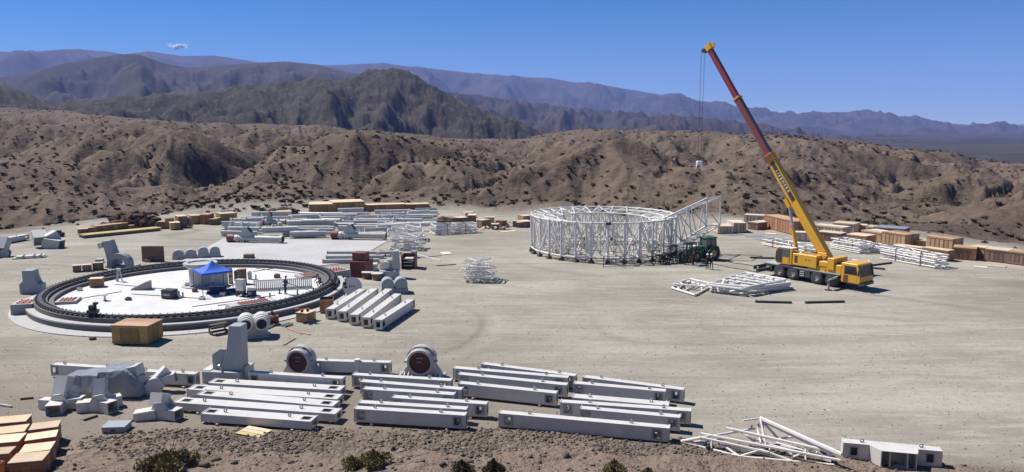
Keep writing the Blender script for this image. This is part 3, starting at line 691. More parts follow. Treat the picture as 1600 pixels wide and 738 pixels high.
# ---------------------------------------------------------------- white steel box beams
_lug = MB().lathe([(.055, -.025), (.11, -.025), (.11, .025), (.055, .025), (.055, -.025)], 10, Matrix.Translation((0, 0, .10)) @ Matrix.Rotation(math.pi / 2, 4, 'X')).box(-.07, .07, -.03, .03, -.0, .03).mesh('lifting_lug', 'pale_grey_paint')
def bearer(a, yaw, x, dep, label):
    u = Vector((math.cos(yaw), math.sin(yaw), 0))
    p = a + u * x
    t = MB().box(-.06, .06, -.14 - rnd.random() * .12, dep + .12, .0, .118).build('timber_bearer', 'plywood_pale' if rnd.random() < .6 else 'timber_dark')
    t.location = p; t.rotation_euler = (0, 0, yaw + rnd.uniform(-.08, .08)); tag(t, label, 'timber', 'timber bearers under the box beams')
def box_beam(P, Q, dep, h, label, flat=False, mat='white_paint', z0=.12, win=(0.06, 0.93), bear=True, name='box_beam', zb=0.0, group='white steel box beams', lugs=True):
    a, L, yaw = frame2(P, Q, zb)
    t = thing(name, label, 'beam', a + Vector((0, 0, zb * 0)), yaw, group)
    wl, wh = .36, min(.42, h * .55)
    sideh = [] if flat else [(L * w_ - wl / 2, L * w_ + wl / 2, (h - wh) / 2, (h + wh) / 2) for w_ in win]
    toph = [(L * w_ - .24, L * w_ + .24, dep * .28, dep * .72) for w_ in win] if flat else []
    m = MB(); z1 = z0 + h
    m.panel((0, 0, z0), (1, 0, 0), (0, 0, 1), L, h, sideh).panel((0, dep, z0), (1, 0, 0), (0, 0, 1), L, h, sideh)
    m.panel((0, 0, z1), (1, 0, 0), (0, 1, 0), L, dep, toph).panel((0, 0, z0), (1, 0, 0), (0, 1, 0), L, dep, toph)
    sh = m.build('shell', mat, t)
    for x in (0.0, L):                                           # bolted end plates with an opening
        s_ = -1 if x == 0 else 1; e = MB()
        e.panel((x + s_ * .012, -.03, z0 - .03), (0, 1, 0), (0, 0, 1), dep + .06, h + .06, [(dep * .22 + .03, dep * .78 + .03, h * .2 + .03, h * .8 + .03)])
        e.panel((x - s_ * .03, -.03, z0 - .03), (0, 1, 0), (0, 0, 1), dep + .06, h + .06, [(dep * .22 + .03, dep * .78 + .03, h * .2 + .03, h * .8 + .03)])
        for (y0, y1, za, zc) in ((-.03, dep + .03, z1 + .03, z1 + .03), (-.03, dep + .03, z0 - .03, z0 - .03)):
            e.add([(x + s_ * .012, y0, za), (x - s_ * .03, y0, za), (x - s_ * .03, y1, za), (x + s_ * .012, y1, za)], [(0, 1, 2, 3)])
        for y in (-.03, dep + .03): e.add([(x + s_ * .012, y, z0 - .03), (x - s_ * .03, y, z0 - .03), (x - s_ * .03, y, z1 + .03), (x + s_ * .012, y, z1 + .03)], [(0, 1, 2, 3)])
        e.build('end_plate', mat, t)
    for hh in sideh:                                             # reinforcing frame round each hand hole
        MB().panel((hh[0] - .09, -.012, z0 + hh[2] - .07), (1, 0, 0), (0, 0, 1), wl + .18, wh + .14, [(.09, .09 + wl, .07, .07 + wh)]).build('window_frame', 'grey_paint', sh)
        MB().panel((hh[0] - .02, dep - .02, z0 + hh[2] - .02), (1, 0, 0), (0, 0, 1), wl + .04, wh + .04, [(.08, .2, .08, wh - .04)]).build('inner_plate', mat, sh)
    for hh in toph:
        MB().panel((hh[0] - .05, hh[2] - .05, z1 + .012), (1, 0, 0), (0, 1, 0), .58, hh[3] - hh[2] + .1, [(.05, .53, .05, .05 + hh[3] - hh[2])]).build('window_frame', 'grey_paint', sh)
    if lugs:
        for f in (.2 + rnd.uniform(-.03, .03), .8 + rnd.uniform(-.03, .03)): put('lifting_lug', _lug, t, (L * f, dep * .5, z1), (0, 0, rnd.uniform(-.3, .3)))
    if bear:
        for k, f in enumerate((.16, .84)): bearer(a, yaw, L * f, dep, ('left' if k == 0 else 'right') + ' bearer of the ' + label.replace('white steel ', '').replace(' of the five', ''))
    return t
def zc(o, s): return lambda x, y: (o[0] + x / s, o[1] + y / s)
z5 = zc((250, 490), 3.513); z6 = zc((530, 520), 4.1); z7 = zc((760, 540), 3.728)
FL = dict(dep=.88, h=.46, flat=True); ST = dict(dep=.48, h=.76)
for P, Q, kw, lab in [
    (z5(228, 604), z5(830, 650), FL, 'nearest flat beam of the left row, above the pallet'),
    (z5(75, 540), z5(965, 607), FL, 'longest flat beam, second in the left row'),
    (z5(205, 497), z5(950, 563), FL, 'narrow flat beam, third in the left row'),
    (z5(152, 466), z5(975, 523), FL, 'flat beam, fourth in the left row'),
    (z5(268, 430), z5(990, 473), FL, 'flat beam, farthest of the flat ones in the left row'),
    (z5(490, 398), z5(1003, 433), ST, 'upright beam in front of the left bore housing'),
    ((203, 600), (306, 606), ST, 'upright beam behind the steel nodes, right end by the tall bracket'),
    ((81, 590), (186, 597), ST, 'upright beam half hidden behind the plastic wrapped piece'),
    (z6(98, 584), z6(808, 630), ST, 'nearest upright beam of the middle row'),
    (z6(125, 545), z6(815, 590), ST, 'beam second from front in the middle row'),
    (z6(340, 510), z6(943, 555), ST, 'beam jutting right, third in the middle row'),
    (z6(155, 452), z6(735, 492), ST, 'short beam, fourth in the middle row'),
    (z6(137, 402), z6(783, 457), ST, 'beam, fifth in the middle row'),
    (z6(85, 357), z6(715, 397), ST, 'beam lying right in front of the right bore housing'),
    ((716.6, 621), (868.6, 637.5), ST, 'long beam right of the middle row with dark hand holes'),
    ((716, 606), (884.7, 624), ST, 'beam just behind the long one right of the middle row'),
    ((708, 596), (887, 612), ST, 'beam third from front right of the right bore housing'),
    ((752, 589), (898, 609), ST, 'farthest beam right of the right bore housing'),
    ((488, 583.5), (609.8, 587), ST, 'beam lying between the two bore housings'),
    (z7(72, 484), z7(1065, 577), ST, 'longest beam on the edge of the stony slope'),
    (z7(545, 457), z7(1125, 512), ST, 'beam second from the slope in the right row'),
    (z7(430, 417), z7(1190, 472), ST, 'long beam third from the slope in the right row'),
    (z7(500, 362), z7(1060, 412), dict(dep=.7, h=.5), 'low beam fourth from the slope in the right row'),
    (z7(507, 302), z7(1040, 352), ST, 'beam fifth from the slope in the right row'),
    (z7(560, 264), z7(1145, 342), ST, 'farthest beam of the right row')]:
    box_beam(P, Q, label='white steel ' + lab, **kw)
for P, Q, lab in [((597, 517.4), (648, 483), 'rightmost white box beam of the five pointing away beside the foundation'), ((578, 513.5), (627, 474), 'second from right of the five white beams beside the foundation'),
                  ((559, 509), (613, 466), 'middle one of the five white beams beside the foundation'), ((540, 503.5), (591, 465), 'fourth white beam from right, beside the red-topped crate'), ((521, 499.5), (572, 466), 'leftmost short white beam beside the open plywood box')]:
    box_beam(P, Q, .68, .78, lab, group='five box beams beside the foundation', win=(.05, .95))
# haunched beam at the lower right
a, L, yaw = frame2((1316, 718), (1471, 732.5))
t = thing('haunched_beam', 'white beam with a wider open haunched middle at the lower right', 'beam', a, yaw)
dp, hh, z0 = .55, .82, .06; x1, x2, x3, x4, fw = L * .27, L * .36, L * .72, L * .76, .62
m = MB()
wl = lambda x: [(x - .15, x + .15, .22, .62)]
m.panel((0, 0, z0), (1, 0, 0), (0, 0, 1), x1, hh, wl(x1 * .42)); m.panel((x4, 0, z0), (1, 0, 0), (0, 0, 1), L - x4, hh, [((L - x4) * .5 - .15, (L - x4) * .5 + .15, .22, .62)])
m.panel((0, dp, z0), (1, 0, 0), (0, 0, 1), L, hh)
top = [(0, 0), (x1, 0), (x2, -fw), (x3, -fw), (x4, 0), (L, 0), (L, dp), (0, dp)]
m.add([(x, y, z0 + hh) for x, y in top], [tuple(range(8))]); m.add([(x, y, z0) for x, y in top], [tuple(range(8))])
m.add([(x1, 0, z0), (x2, -fw, z0), (x2, -fw, z0 + hh), (x1, 0, z0 + hh)], [(0, 1, 2, 3)]); m.add([(x4, 0, z0), (x3, -fw, z0), (x3, -fw, z0 + hh), (x4, 0, z0 + hh)], [(0, 1, 2, 3)])
m.panel((0, 0, z0), (0, 1, 0), (0, 0, 1), dp, hh); m.panel((L, 0, z0), (0, 1, 0), (0, 0, 1), dp, hh)
m.build('shell', 'white_paint', t)
MB().box(x2 + .03, x3 - .03, -.03, -.01, z0 + .02, z0 + hh - .02).build('web_plate', 'green_grey_paint', t)
for f in (.0, .25, .75, 1.0): MB().box(x2 + (x3 - x2 - .05) * f, x2 + (x3 - x2 - .05) * f + .045, -fw + .01, -.03, z0 + .01, z0 + hh - .01).build('stiffener', 'white_paint', t)
for hx in (x1 * .42, x4 + (L - x4) * .5): MB().panel((hx - .2, -.01, z0 + .17), (1, 0, 0), (0, 0, 1), .4, .5, [(.05, .35, .05, .45)]).build('window_frame', 'grey_paint', t)
for f in (.2, .8): put('lifting_lug', _lug, t, (L * f, .25, z0 + hh))

# ---------------------------------------------------------------- steel nodes at the left (gusset pieces with open stubs)
def node(px, py, rz, stubs, label, mat='white_paint', scale=1.0, gusset=True):
    t = thing('steel_node', label, 'steel piece', at(px, py), R(rz), 'white steel node pieces')
    for (x, y, z, yaw, pitch, L, w_, h_) in stubs:
        M = Matrix.Translation((x * scale, y * scale, z * scale)) @ Matrix.Rotation(R(yaw), 4, 'Z') @ Matrix.Rotation(R(-pitch), 4, 'Y')
        L, w_, h_ = L * scale, w_ * scale, h_ * scale; m = MB()
        e = [Vector((1, 0, 0)), Vector((0, 1, 0)), Vector((0, 0, 1))]; RM = M.to_3x3()
        def P_(o, a, b_, l1, l2): m.panel(M @ Vector(o), RM @ e[a], RM @ e[b_], l1, l2)
        P_((0, -w_ / 2, -h_ / 2), 0, 2, L, h_); P_((0, w_ / 2, -h_ / 2), 0, 2, L, h_); P_((0, -w_ / 2, h_ / 2), 0, 1, L, w_); P_((0, -w_ / 2, -h_ / 2), 0, 1, L, w_)
        P_((L * .25, -w_ / 2, -h_ / 2), 1, 2, w_, h_)
        o = m.build('open_stub', mat, t)
        sd = o.modifiers.new('plate', 'SOLIDIFY'); sd.thickness = .03
    if gusset:
        g = scale
        MB().prism([(-.1 * g, .0), (.75 * g, 0), (.95 * g, .55 * g), (.55 * g, 1.05 * g), (.05 * g, .95 * g), (-.2 * g, .5 * g)], -.06 * g, .06 * g).build('gusset_plate', mat, t)
        MB().prism([(-.1 * g, .0), (.75 * g, 0), (.95 * g, .55 * g), (.55 * g, 1.05 * g), (.05 * g, .95 * g), (-.2 * g, .5 * g)], .62 * g, .74 * g).build('gusset_plate', mat, t)
    return t
node(84, 642, -8, [(-.2, .35, .3, 180, 0, .8, .62, .55), (.2, .2, .32, -70, -3, .95, .8, .6), (.35, .4, .3, 10, 6, 1.2, .6, .55), (.15, .4, .6, 95, 62, 1.3, .75, .6)], 'white open-ended steel node left of the wrapped piece')
node(146, 644, 6, [(-.1, .35, .3, 190, 0, .85, .7, .55), (.3, .3, .3, -35, 4, 1.15, .65, .6), (.45, .5, .3, 30, 4, .9, .6, .6), (.2, .4, .5, 100, 60, 1.3, .7, .6)], 'white steel node in front of the wrapped piece')
node(232, 617, 18, [(-.1, .3, .4, 175, 0, .95, .65, .55), (.3, .3, .6, 20, 42, 1.15, .5, .5), (.35, .4, .6, -10, 14, 1.3, .5, .5)], 'white steel node with upturned arms right of the wrapped piece')
node(242, 655, -12, [(0, .2, .3, 205, -6, 1.15, .7, .5), (.35, .3, .35, -8, 0, 1.1, .65, .55), (.1, .3, .7, 85, 70, .7, .8, .7)], 'white steel node with low arms beside the flat beams', 'white_paint')
# piece wrapped in plastic
t = thing('wrapped_node', 'large steel piece shrouded in grey plastic sheeting on the left', 'steel piece', at(118, 622), R(-3))
for (x, y, z, sx, sy, sz, ry) in ((.2, .2, .1, 1.4, 1.4, 1.2, 0), (1.6, .3, .1, 1.6, 1.2, 1.4, 0), (-.9, .6, .1, 1.2, .9, .9, 10), (3.0, .5, .1, .9, .9, 1.0, -12)):
    MB().box(x, x + sx, y, y + sy, z, z + sz, Matrix.Rotation(R(ry), 4, 'Y')).build('steel_core', 'pale_grey_paint', t)
def wrap(pts, seed):                                             # sheet pulled taut over the steel
    bm = bmesh.new(); q = random.Random(seed)
    for p in pts: bm.verts.new(p)
    r_ = bmesh.ops.convex_hull(bm, input=bm.verts); bmesh.ops.delete(bm, geom=[g_ for g_ in r_['geom_interior'] if isinstance(g_, bmesh.types.BMVert)], context='VERTS')
    bmesh.ops.subdivide_edges(bm, edges=bm.edges[:], cuts=3, use_grid_fill=True)
    for v in bm.verts: v.co += Vector((q.uniform(-.035, .035), q.uniform(-.035, .035), q.uniform(-.04, .03))); v.co.z = max(v.co.z, .03)
    me = bpy.data.meshes.new('plastic_wrap'); bm.to_mesh(me); bm.free(); me.materials.append(MATS['plastic_sheet'])
    put('plastic_wrap', me, t)
wrap([(-1.25, .3, .15), (1.5, -.35, .1), (-1.2, 1.7, .1), (1.7, 1.8, .1), (-.9, .5, 1.15), (.0, .2, 1.35), (1.35, .1, 1.42), (-.7, 1.4, 1.3), (1.5, 1.4, 1.55), (1.9, .6, .3)], 1)
wrap([(1.25, -.15, .1), (4.05, .0, .12), (4.2, 1.6, .1), (1.2, 1.8, .1), (1.4, .2, 1.55), (3.0, .1, 1.75), (3.7, .3, 1.25), (1.5, 1.4, 1.75), (3.1, 1.3, 1.85), (3.9, 1.1, 1.2)], 2)
t, L = obox('flat_case', 'flat blue-grey steel box on the ground left of the slope', 'box', (159, 678), (195, 677), .95, .32, 'blue_grey_paint')
MB().box(-.02, L + .02, -.02, .97, .322, .36).build('lid', 'blue_grey_paint', t); MB().box(L * .4, L * .6, -.03, -.001, .12, .2).build('handle', 'black_steel', t)
for P, Q, lab in [((131, 658), (152, 651), 'short dark timber lying in front of the left steel nodes'), ((202, 660), (222, 653), 'short brown timber propped by the low steel node'), ((0, 634), (18, 637), 'thin pale pipe lying at the left picture edge'), ((32, 625), (52, 623), 'thin dark bar sticking out left of the nodes')]:
    a = at(*P); b_ = at(*Q)
    tag(MB().bar(a + Vector((0, 0, .06)), b_ + Vector((0, 0, .06)), .13, .11).build('timber_piece', 'timber_dark' if 'dark' in lab else 'plywood_brown' if 'brown' in lab else 'galvanised'), lab, 'timber')
# yellow pallet
a = at(367, 680.5); b_ = at(404, 687.5); c_ = at(421, 674.5); u = b_ - a; v = c_ - b_
t = thing('wooden_pallet', 'pale yellow wooden pallet lying in front of the flat beams', 'pallet', a, math.atan2(u.y, u.x)); L1, L2 = u.length, abs(v.length)
for i in range(3): MB().box(0, L1, L2 * (i + .03) / 3, L2 * (i + .93) / 3, .10, .13).build('deck_board', 'plywood_lid' if i else 'timber_yellow', t)
for f in (.02, .46, .9): MB().box(L1 * f, L1 * f + .09, 0, L2, 0, .098).build('stringer', 'timber_yellow', t)

# ---------------------------------------------------------------- bore housings (trunnion bearings)
def housing(px, py, sc_, rz, label, ribs=True):
    t = thing('bearing_housing', label, 'bearing', at(px, py), R(rz), 'bore housings')
    s = sc_; r_ = 1.0 * s; zc_ = 1.18 * s; n = 24
    outer = [(-1.55 * s, 0), (-1.5 * s, .12 * s), (-1.02 * s, zc_ * .72)] + [(-r_ * 1.06 * math.cos(k * math.pi / n), zc_ + r_ * 1.06 * math.sin(k * math.pi / n)) for k in range(n + 1)] + [(1.02 * s, zc_ * .72), (1.5 * s, .12 * s), (1.55 * s, 0)]
    sd_ = MB().prism(outer, .08 * s, 1.0 * s).build('saddle', 'pale_grey_paint', t)
    M = Matrix.Translation((0, 0, zc_)) @ Matrix.Rotation(math.pi / 2, 4, 'X')
    MB().lathe([(.82 * s, -.07 * s), (.82 * s, .16 * s), (.98 * s, .16 * s), (1.04 * s, .02 * s), (1.04 * s, -.07 * s)], 36, M).build('bore_rim', 'pale_grey_paint', t, True)
    MB().lathe([(0, .05 * s), (.83 * s, .05 * s)], 32, M).build('bore_cover', 'bore_red', t)
    for (x0, z0_, w_) in ((-.28, .32, .5), (-.22, .02, .34)): MB().box(x0 * s, (x0 + w_) * s, -.062 * s, -.056 * s, zc_ + z0_ * s, zc_ + (z0_ + .035) * s).build('chalk_mark', 'galvanised', [c for c in t.children if c.name.startswith('bore_cover')][0])
    MB().lathe([(1.12 * s, .30 * s), (1.2 * s, .30 * s), (1.2 * s, .75 * s), (1.12 * s, .75 * s)], 20, Matrix.Translation((0, 1.05 * s, zc_)) @ Matrix.Rotation(math.pi / 2, 4, 'X'), R(20), R(160)).build('clamp_band', 'pale_grey_paint', t)
    for x in (-1.22, 1.04): MB().box(x * s, (x + .18) * s, -.05 * s, .5 * s, zc_ - .05 * s, zc_ + .1 * s).build('side_lug', 'pale_grey_paint', t)
    MB().box(-1.7 * s, 1.7 * s, -.5 * s, 1.25 * s, -.0, .08 * s).build('base_plate', 'pale_grey_paint', t)
    if ribs:
        rb = MB().prism([(-.45 * s, .082 * s), (.07 * s, .082 * s), (.07 * s, .42 * s), (0, .42 * s)], -.035 * s, .035 * s, 'yz').mesh('rib', 'white_paint')
        for k in range(11): put('rib', rb, sd_, (-1.5 * s + .3 * s * k, 0, 0))
    MB().box(-.35 * s, .35 * s, .2 * s, .8 * s, zc_ + 1.05 * s, zc_ + 1.16 * s).build('top_cap', 'pale_grey_paint', t)
housing(467, 588, .84, -14, 'grey bearing housing with dark red bore, left of the two in front', False)
housing(657, 590.5, .88, -8, 'grey bearing housing with dark red bore and ribbed foot, right of the two')
t = thing('white_valve_post', 'small white flanged post standing beside the housing beams', 'post', at(559, 585))
MB().lathe([(.28, 0), (.28, .06), (.2, .08), (.2, .3), (.17, .32), (.17, .9), (.22, .92), (.22, 1.05), (0, 1.06)], 16).build('post', 'white_paint', t, True); MB().box(-.12, .12, -.28, -.18, .15, .3).build('side_flange', 'white_paint', t)
# tall bracket with gusset
a, L, yaw = frame2((316, 599), (376, 601)); t = thing('tall_bracket', 'tall pale blue steel bracket with leaning column and box base', 'bracket', a, yaw)
MB().box(0, L, 0, 2.1, 0, .78).build('base_box', 'pale_grey_paint', t, bevel=.02)
MB().prism([(L * .42, .782), (L * 1.0, .782), (L * 1.02, 3.75), (L * .70, 3.75), (L * .60, 2.0)], .35, 1.25).build('column', 'blue_grey_paint', t, bevel=.02)
MB().prism([(L * .2, .784), (L * .52, .784), (L * .62, 2.15), (L * .42, 2.15), (L * .2, 1.75)], .5, .62).build('gusset_plate', 'blue_grey_paint', t)
MB().box(L * .0, L * .2, .1, 1.9, .782, .84).build('ledge_plate', 'white_paint', t); MB().tube((L * .5, .2, .8), (L * .46, .0, 1.25), .07, 8).build('hydraulic_nipple', 'galvanised', t)
MB().box(L + .002, L + .12, .5, 1.2, .3, 1.0).build('side_lug', 'pale_grey_paint', t)
def bores(P, Q, n, label, r_=.62, L2=1.9):                       # paired cylinders with dark ends on a ribbed base
    a, L, yaw = frame2(P, Q); t = thing('paired_bearings', label, 'bearing', a, yaw)
    MB().box(0, L, 0, 1.6, 0, .12).build('base_plate', 'pale_grey_paint', t)
    MB().prism([(.1, .122), (L - .1, .122), (L - .35, .95), (.35, .95)], .2, 1.4).build('saddle', 'pale_grey_paint', t)
    for i in range(n):
        cx = L * (i + .5) / n; M = Matrix.Translation((cx, .1, 1.15)) @ Matrix.Rotation(math.pi / 2, 4, 'X')
        h = .55
        MB().lathe([(r_ * .62, .35), (r_ * .82, .38), (r_ * .82, .1), (r_ * .95, .08), (r_ * .95, -.3), (r_ * 1.05, -.32), (r_ * 1.05, -1.3), (0, -1.32)], 24, M).build('cylinder', 'white_paint', t, True)
        MB().lathe([(0, .30), (r_ * .64, .30)], 20, M).build('bore', 'hollow_shade', t)  # dark disc with the shade of the bore in its colour
    return t
bores((373, 531), (422, 527), 2, 'pair of white bearing cylinders with dark bores in front of the foundation')
# the twin grey arched bearings beside the five beams
t = arches((596, 461), (638, 459), 2, 1.55, 'twin blue-grey arched bearings behind the five white beams', False, 'blue_grey_paint', 1.5)
for k in range(7): MB().prism([(-.3, 0), (.0, 0), (.0, .55)], .2 + .32 * k, .26 + .32 * k, 'yz').build('rib', 'white_paint', t)
# white bracket standing on a round foot
t = thing('white_column_piece', 'pale grey steel column piece with rounded foot right of the foundation', 'steel piece', at(597, 437), R(4))
MB().lathe([(1.05, 0), (1.05, .75), (1.12, .77), (1.12, .9), (0, .91)], 24, Matrix.Translation((.75, 1.0, 0))).build('round_foot', 'pale_grey_paint', t)
MB().prism([(1.0, 0.92), (1.9, .92), (1.75, 3.0), (1.15, 3.0)], .5, 1.4).build('column', 'pale_grey_paint', t, bevel=.02)
MB().prism([(-.3, .92), (1.0, .92), (1.1, 2.1), (.1, 1.9), (-.25, 1.5)], .8, 1.1).build('gusset_plate', 'white_paint', t)
MB().tube((.4, .3, 1.5), (.4, .8, 1.5), .4, 16).build('boss', 'white_paint', t)
# dark timber rack, red machine
t, L = obox('slatted_rack', 'dark low slatted rack beside the paired cylinders', 'rack', (331, 525), (357, 520), .12, .05, 'timber_dark', partname='foot')
for k in range(3): MB().box(0, L, 0, .5, .2 + .28 * k, .27 + .28 * k).build('slat', 'timber_dark', t)
for x in (0, L - .1): MB().box(x, x + .1, .0, .5, .051, .199).build('leg', 'timber_dark', t); MB().box(x, x + .1, .5, .6, .051, .86).build('upright', 'timber_dark', t)
t = thing('red_pump', 'dark red hydraulic pump unit by the near rim of the foundation', 'pump', at(424, 508), .2)
MB().box(-.6, .6, -.4, .4, 0, .25).build('skid', 'red_oxide', t); MB().tube((-.4, 0, .55), (.35, 0, .55), .3, 14).build('motor', 'red_oxide', t); MB().box(.36, .6, -.25, .25, .252, .8).build('manifold', 'red_oxide', t); MB().tube((.1, .1, .7), (.1, .1, 1.15), .12, 10).build('reservoir', 'bore_red', t)
for P, Q, w_ in [((418, 515), (432, 509), 'nearer'), ((445, 512), (458, 508), 'right-hand')]:
    t = thing('channel_offcut', w_ + ' dark steel channel offcut lying by the red pump', 'steel piece', *frame2(P, Q)[::2], 'channel offcuts by the pump'); L = frame2(P, Q)[1]
    MB().box(0, L, 0, .4, 0.0, .05).build('web', 'grey_paint', t); MB().box(0, L, 0, .05, .051, .2).build('flange', 'galvanised', t); MB().box(0, L, .35, .4, .051, .2).build('flange', 'galvanised', t)
# ---------------------------------------------------------------- wooden crates
def crate(P, Q, hpx, dep, label, mat='plywood', lidm='plywood_lid', nb=5, zt=None, group='wooden crates', open_top=False, batten=True, skid=True, name='wooden_crate', sides='r'):
    """front bottom edge from P to Q (photograph points), or front top edge when zt gives its height"""
    if zt is None:
        a, L, yaw = frame2(P, Q); h = hpx * mpp(*P) / math.cos(math.atan2(CAM_H, a.y)) if hpx > 3 else hpx
    else:
        a, L, yaw = frame2(P, Q, zt); h = zt; a = Vector((a.x, a.y, 0))
    t = thing(name, label, 'crate', a, yaw, group)
    s = .10 if skid else .0
    MB().panel((.02, .02, s), (1, 0, 0), (0, 0, 1), L - .04, h - s - .02).panel((.02, dep - .02, s), (1, 0, 0), (0, 0, 1), L - .04, h - s - .02).panel((.02, .02, s), (0, 1, 0), (0, 0, 1), dep - .04, h - s - .02).panel((L - .02, .02, s), (0, 1, 0), (0, 0, 1), dep - .04, h - s - .02).panel((.02, .02, s), (1, 0, 0), (0, 1, 0), L - .04, dep - .04).build('liner', 'plywood_brown', t)
    bw = L / nb; g = .012
    fm = MB().box(g, bw - g, -.012, .018, s, h - .002).mesh('board', mat)
    for i in range(nb):
        put('board', fm, t, (bw * i, 0, 0)); put('board', fm, t, (bw * i, dep - .004, 0))
    if L > 1.6:
        stm = MB().box(-.05, .05, -.042, -.0125, s + .001, h - .004).mesh('stile', 'plywood_brown')
        for i in range(1, nb): put('stile', stm, t, (bw * i, 0, 0))
    ne = max(1, round(dep / bw)); ew = dep / ne
    em = MB().box(-.012, .018, g + .02, ew - g - .0, s, h - .002).mesh('board', mat)
    for i in range(ne):
        put('board', em, t, (0, ew * i, 0)); put('board', em, t, (L - .006, ew * i, 0))
    if not open_top:
        nl = 1 if dep < 1.5 else 2
        for k in range(nl): MB().box(-.04, L + .04, -.04 + (dep + .08) * k / nl + .004, -.04 + (dep + .08) * (k + 1) / nl - .004, h, h + .045).build('lid_board', lidm, t)
    if batten:
        for z_ in (s + .0, h - .14): MB().box(-.015, L + .015, -.062, -.0435, z_, z_ + .12).build('batten', mat, t)
    if skid:
        for f in (.04, .5, .9): MB().box(L * f, L * f + .12, -.02, dep + .02, 0, s - .002).build('skid', 'plywood_brown', t)
    return t
zb = zc((0, 640), 7.53)
for P, Q, dep, lab in [(zb(345, 250), zb(672, 210), .92, 'rear crate of the right column, bottom left corner'), (zb(300, 375), zb(650, 325), .9, 'second crate of the right column, bottom left corner'),
                       (zb(230, 520), zb(582, 480), 1.0, 'third crate of the right column, bottom left corner'), (zb(100, 640), zb(490, 605), 1.05, 'nearest full crate of the right column, bottom left corner'),
                       ((-14, 664), zb(295, 145), 1.0, 'rear crate of the left column, bottom left corner'), ((-16, 681), zb(278, 265), 1.0, 'second crate of the left column, bottom left corner'),
                       ((-20, 695), zb(212, 382), 1.05, 'third crate of the left column, bottom left corner'), ((-30, 713), zb(95, 525), .8, 'short crate with knot in its lid, bottom left corner')]:
    crate(P, Q, 0, dep, 'pale-lidded plywood ' + lab, 'plywood_orange', 'plywood_lid', 3, zt=.92, group='plywood crates in the bottom left corner')
crate((-24, 737), zb(40, 600), 0, .8, 'open-topped plywood box at the very bottom left corner', 'plywood_orange', nb=2, zt=.95, open_top=True, group='plywood crates in the bottom left corner')
crate((175.7, 538.5), (232, 540), 29, 2.1, 'big golden plywood crate in front of the foundation', 'plywood_gold', 'plywood', 4)
crate((500, 490), (521, 489), 21, 1.3, 'open plywood box right of the foundation rim', 'plywood_orange', nb=3, open_top=True)
t = crate((463, 503), (480, 505), 14, 1.2, 'small plywood crate topped with red fittings by the rim', 'plywood', nb=3)
for i, (px, py) in enumerate([(464, 487), (472, 488), (481, 487)]):
    p = at(px, py, .95); k = thing('red_fitting', ['left', 'middle', 'right'][i] + ' dark red pipe fitting on the small rim crate', 'fitting', p, i)
    MB().tube((0, 0, 0), (0, 0, .22), .12, 10).build('neck', 'red_oxide', k); MB().lathe([(.2, .2), (.2, .26), (0, .26)], 12).build('flange', 'red_oxide', k)
t, L = obox('red_plate', 'flat dark red steel plate lying beside the open plywood box', 'plate', (526, 477), (546, 476), 1.2, .12, 'red_oxide', partname='plate')
MB().box(.1, L - .1, .2, .9, .122, .16).build('pad', 'red_bolts', t)
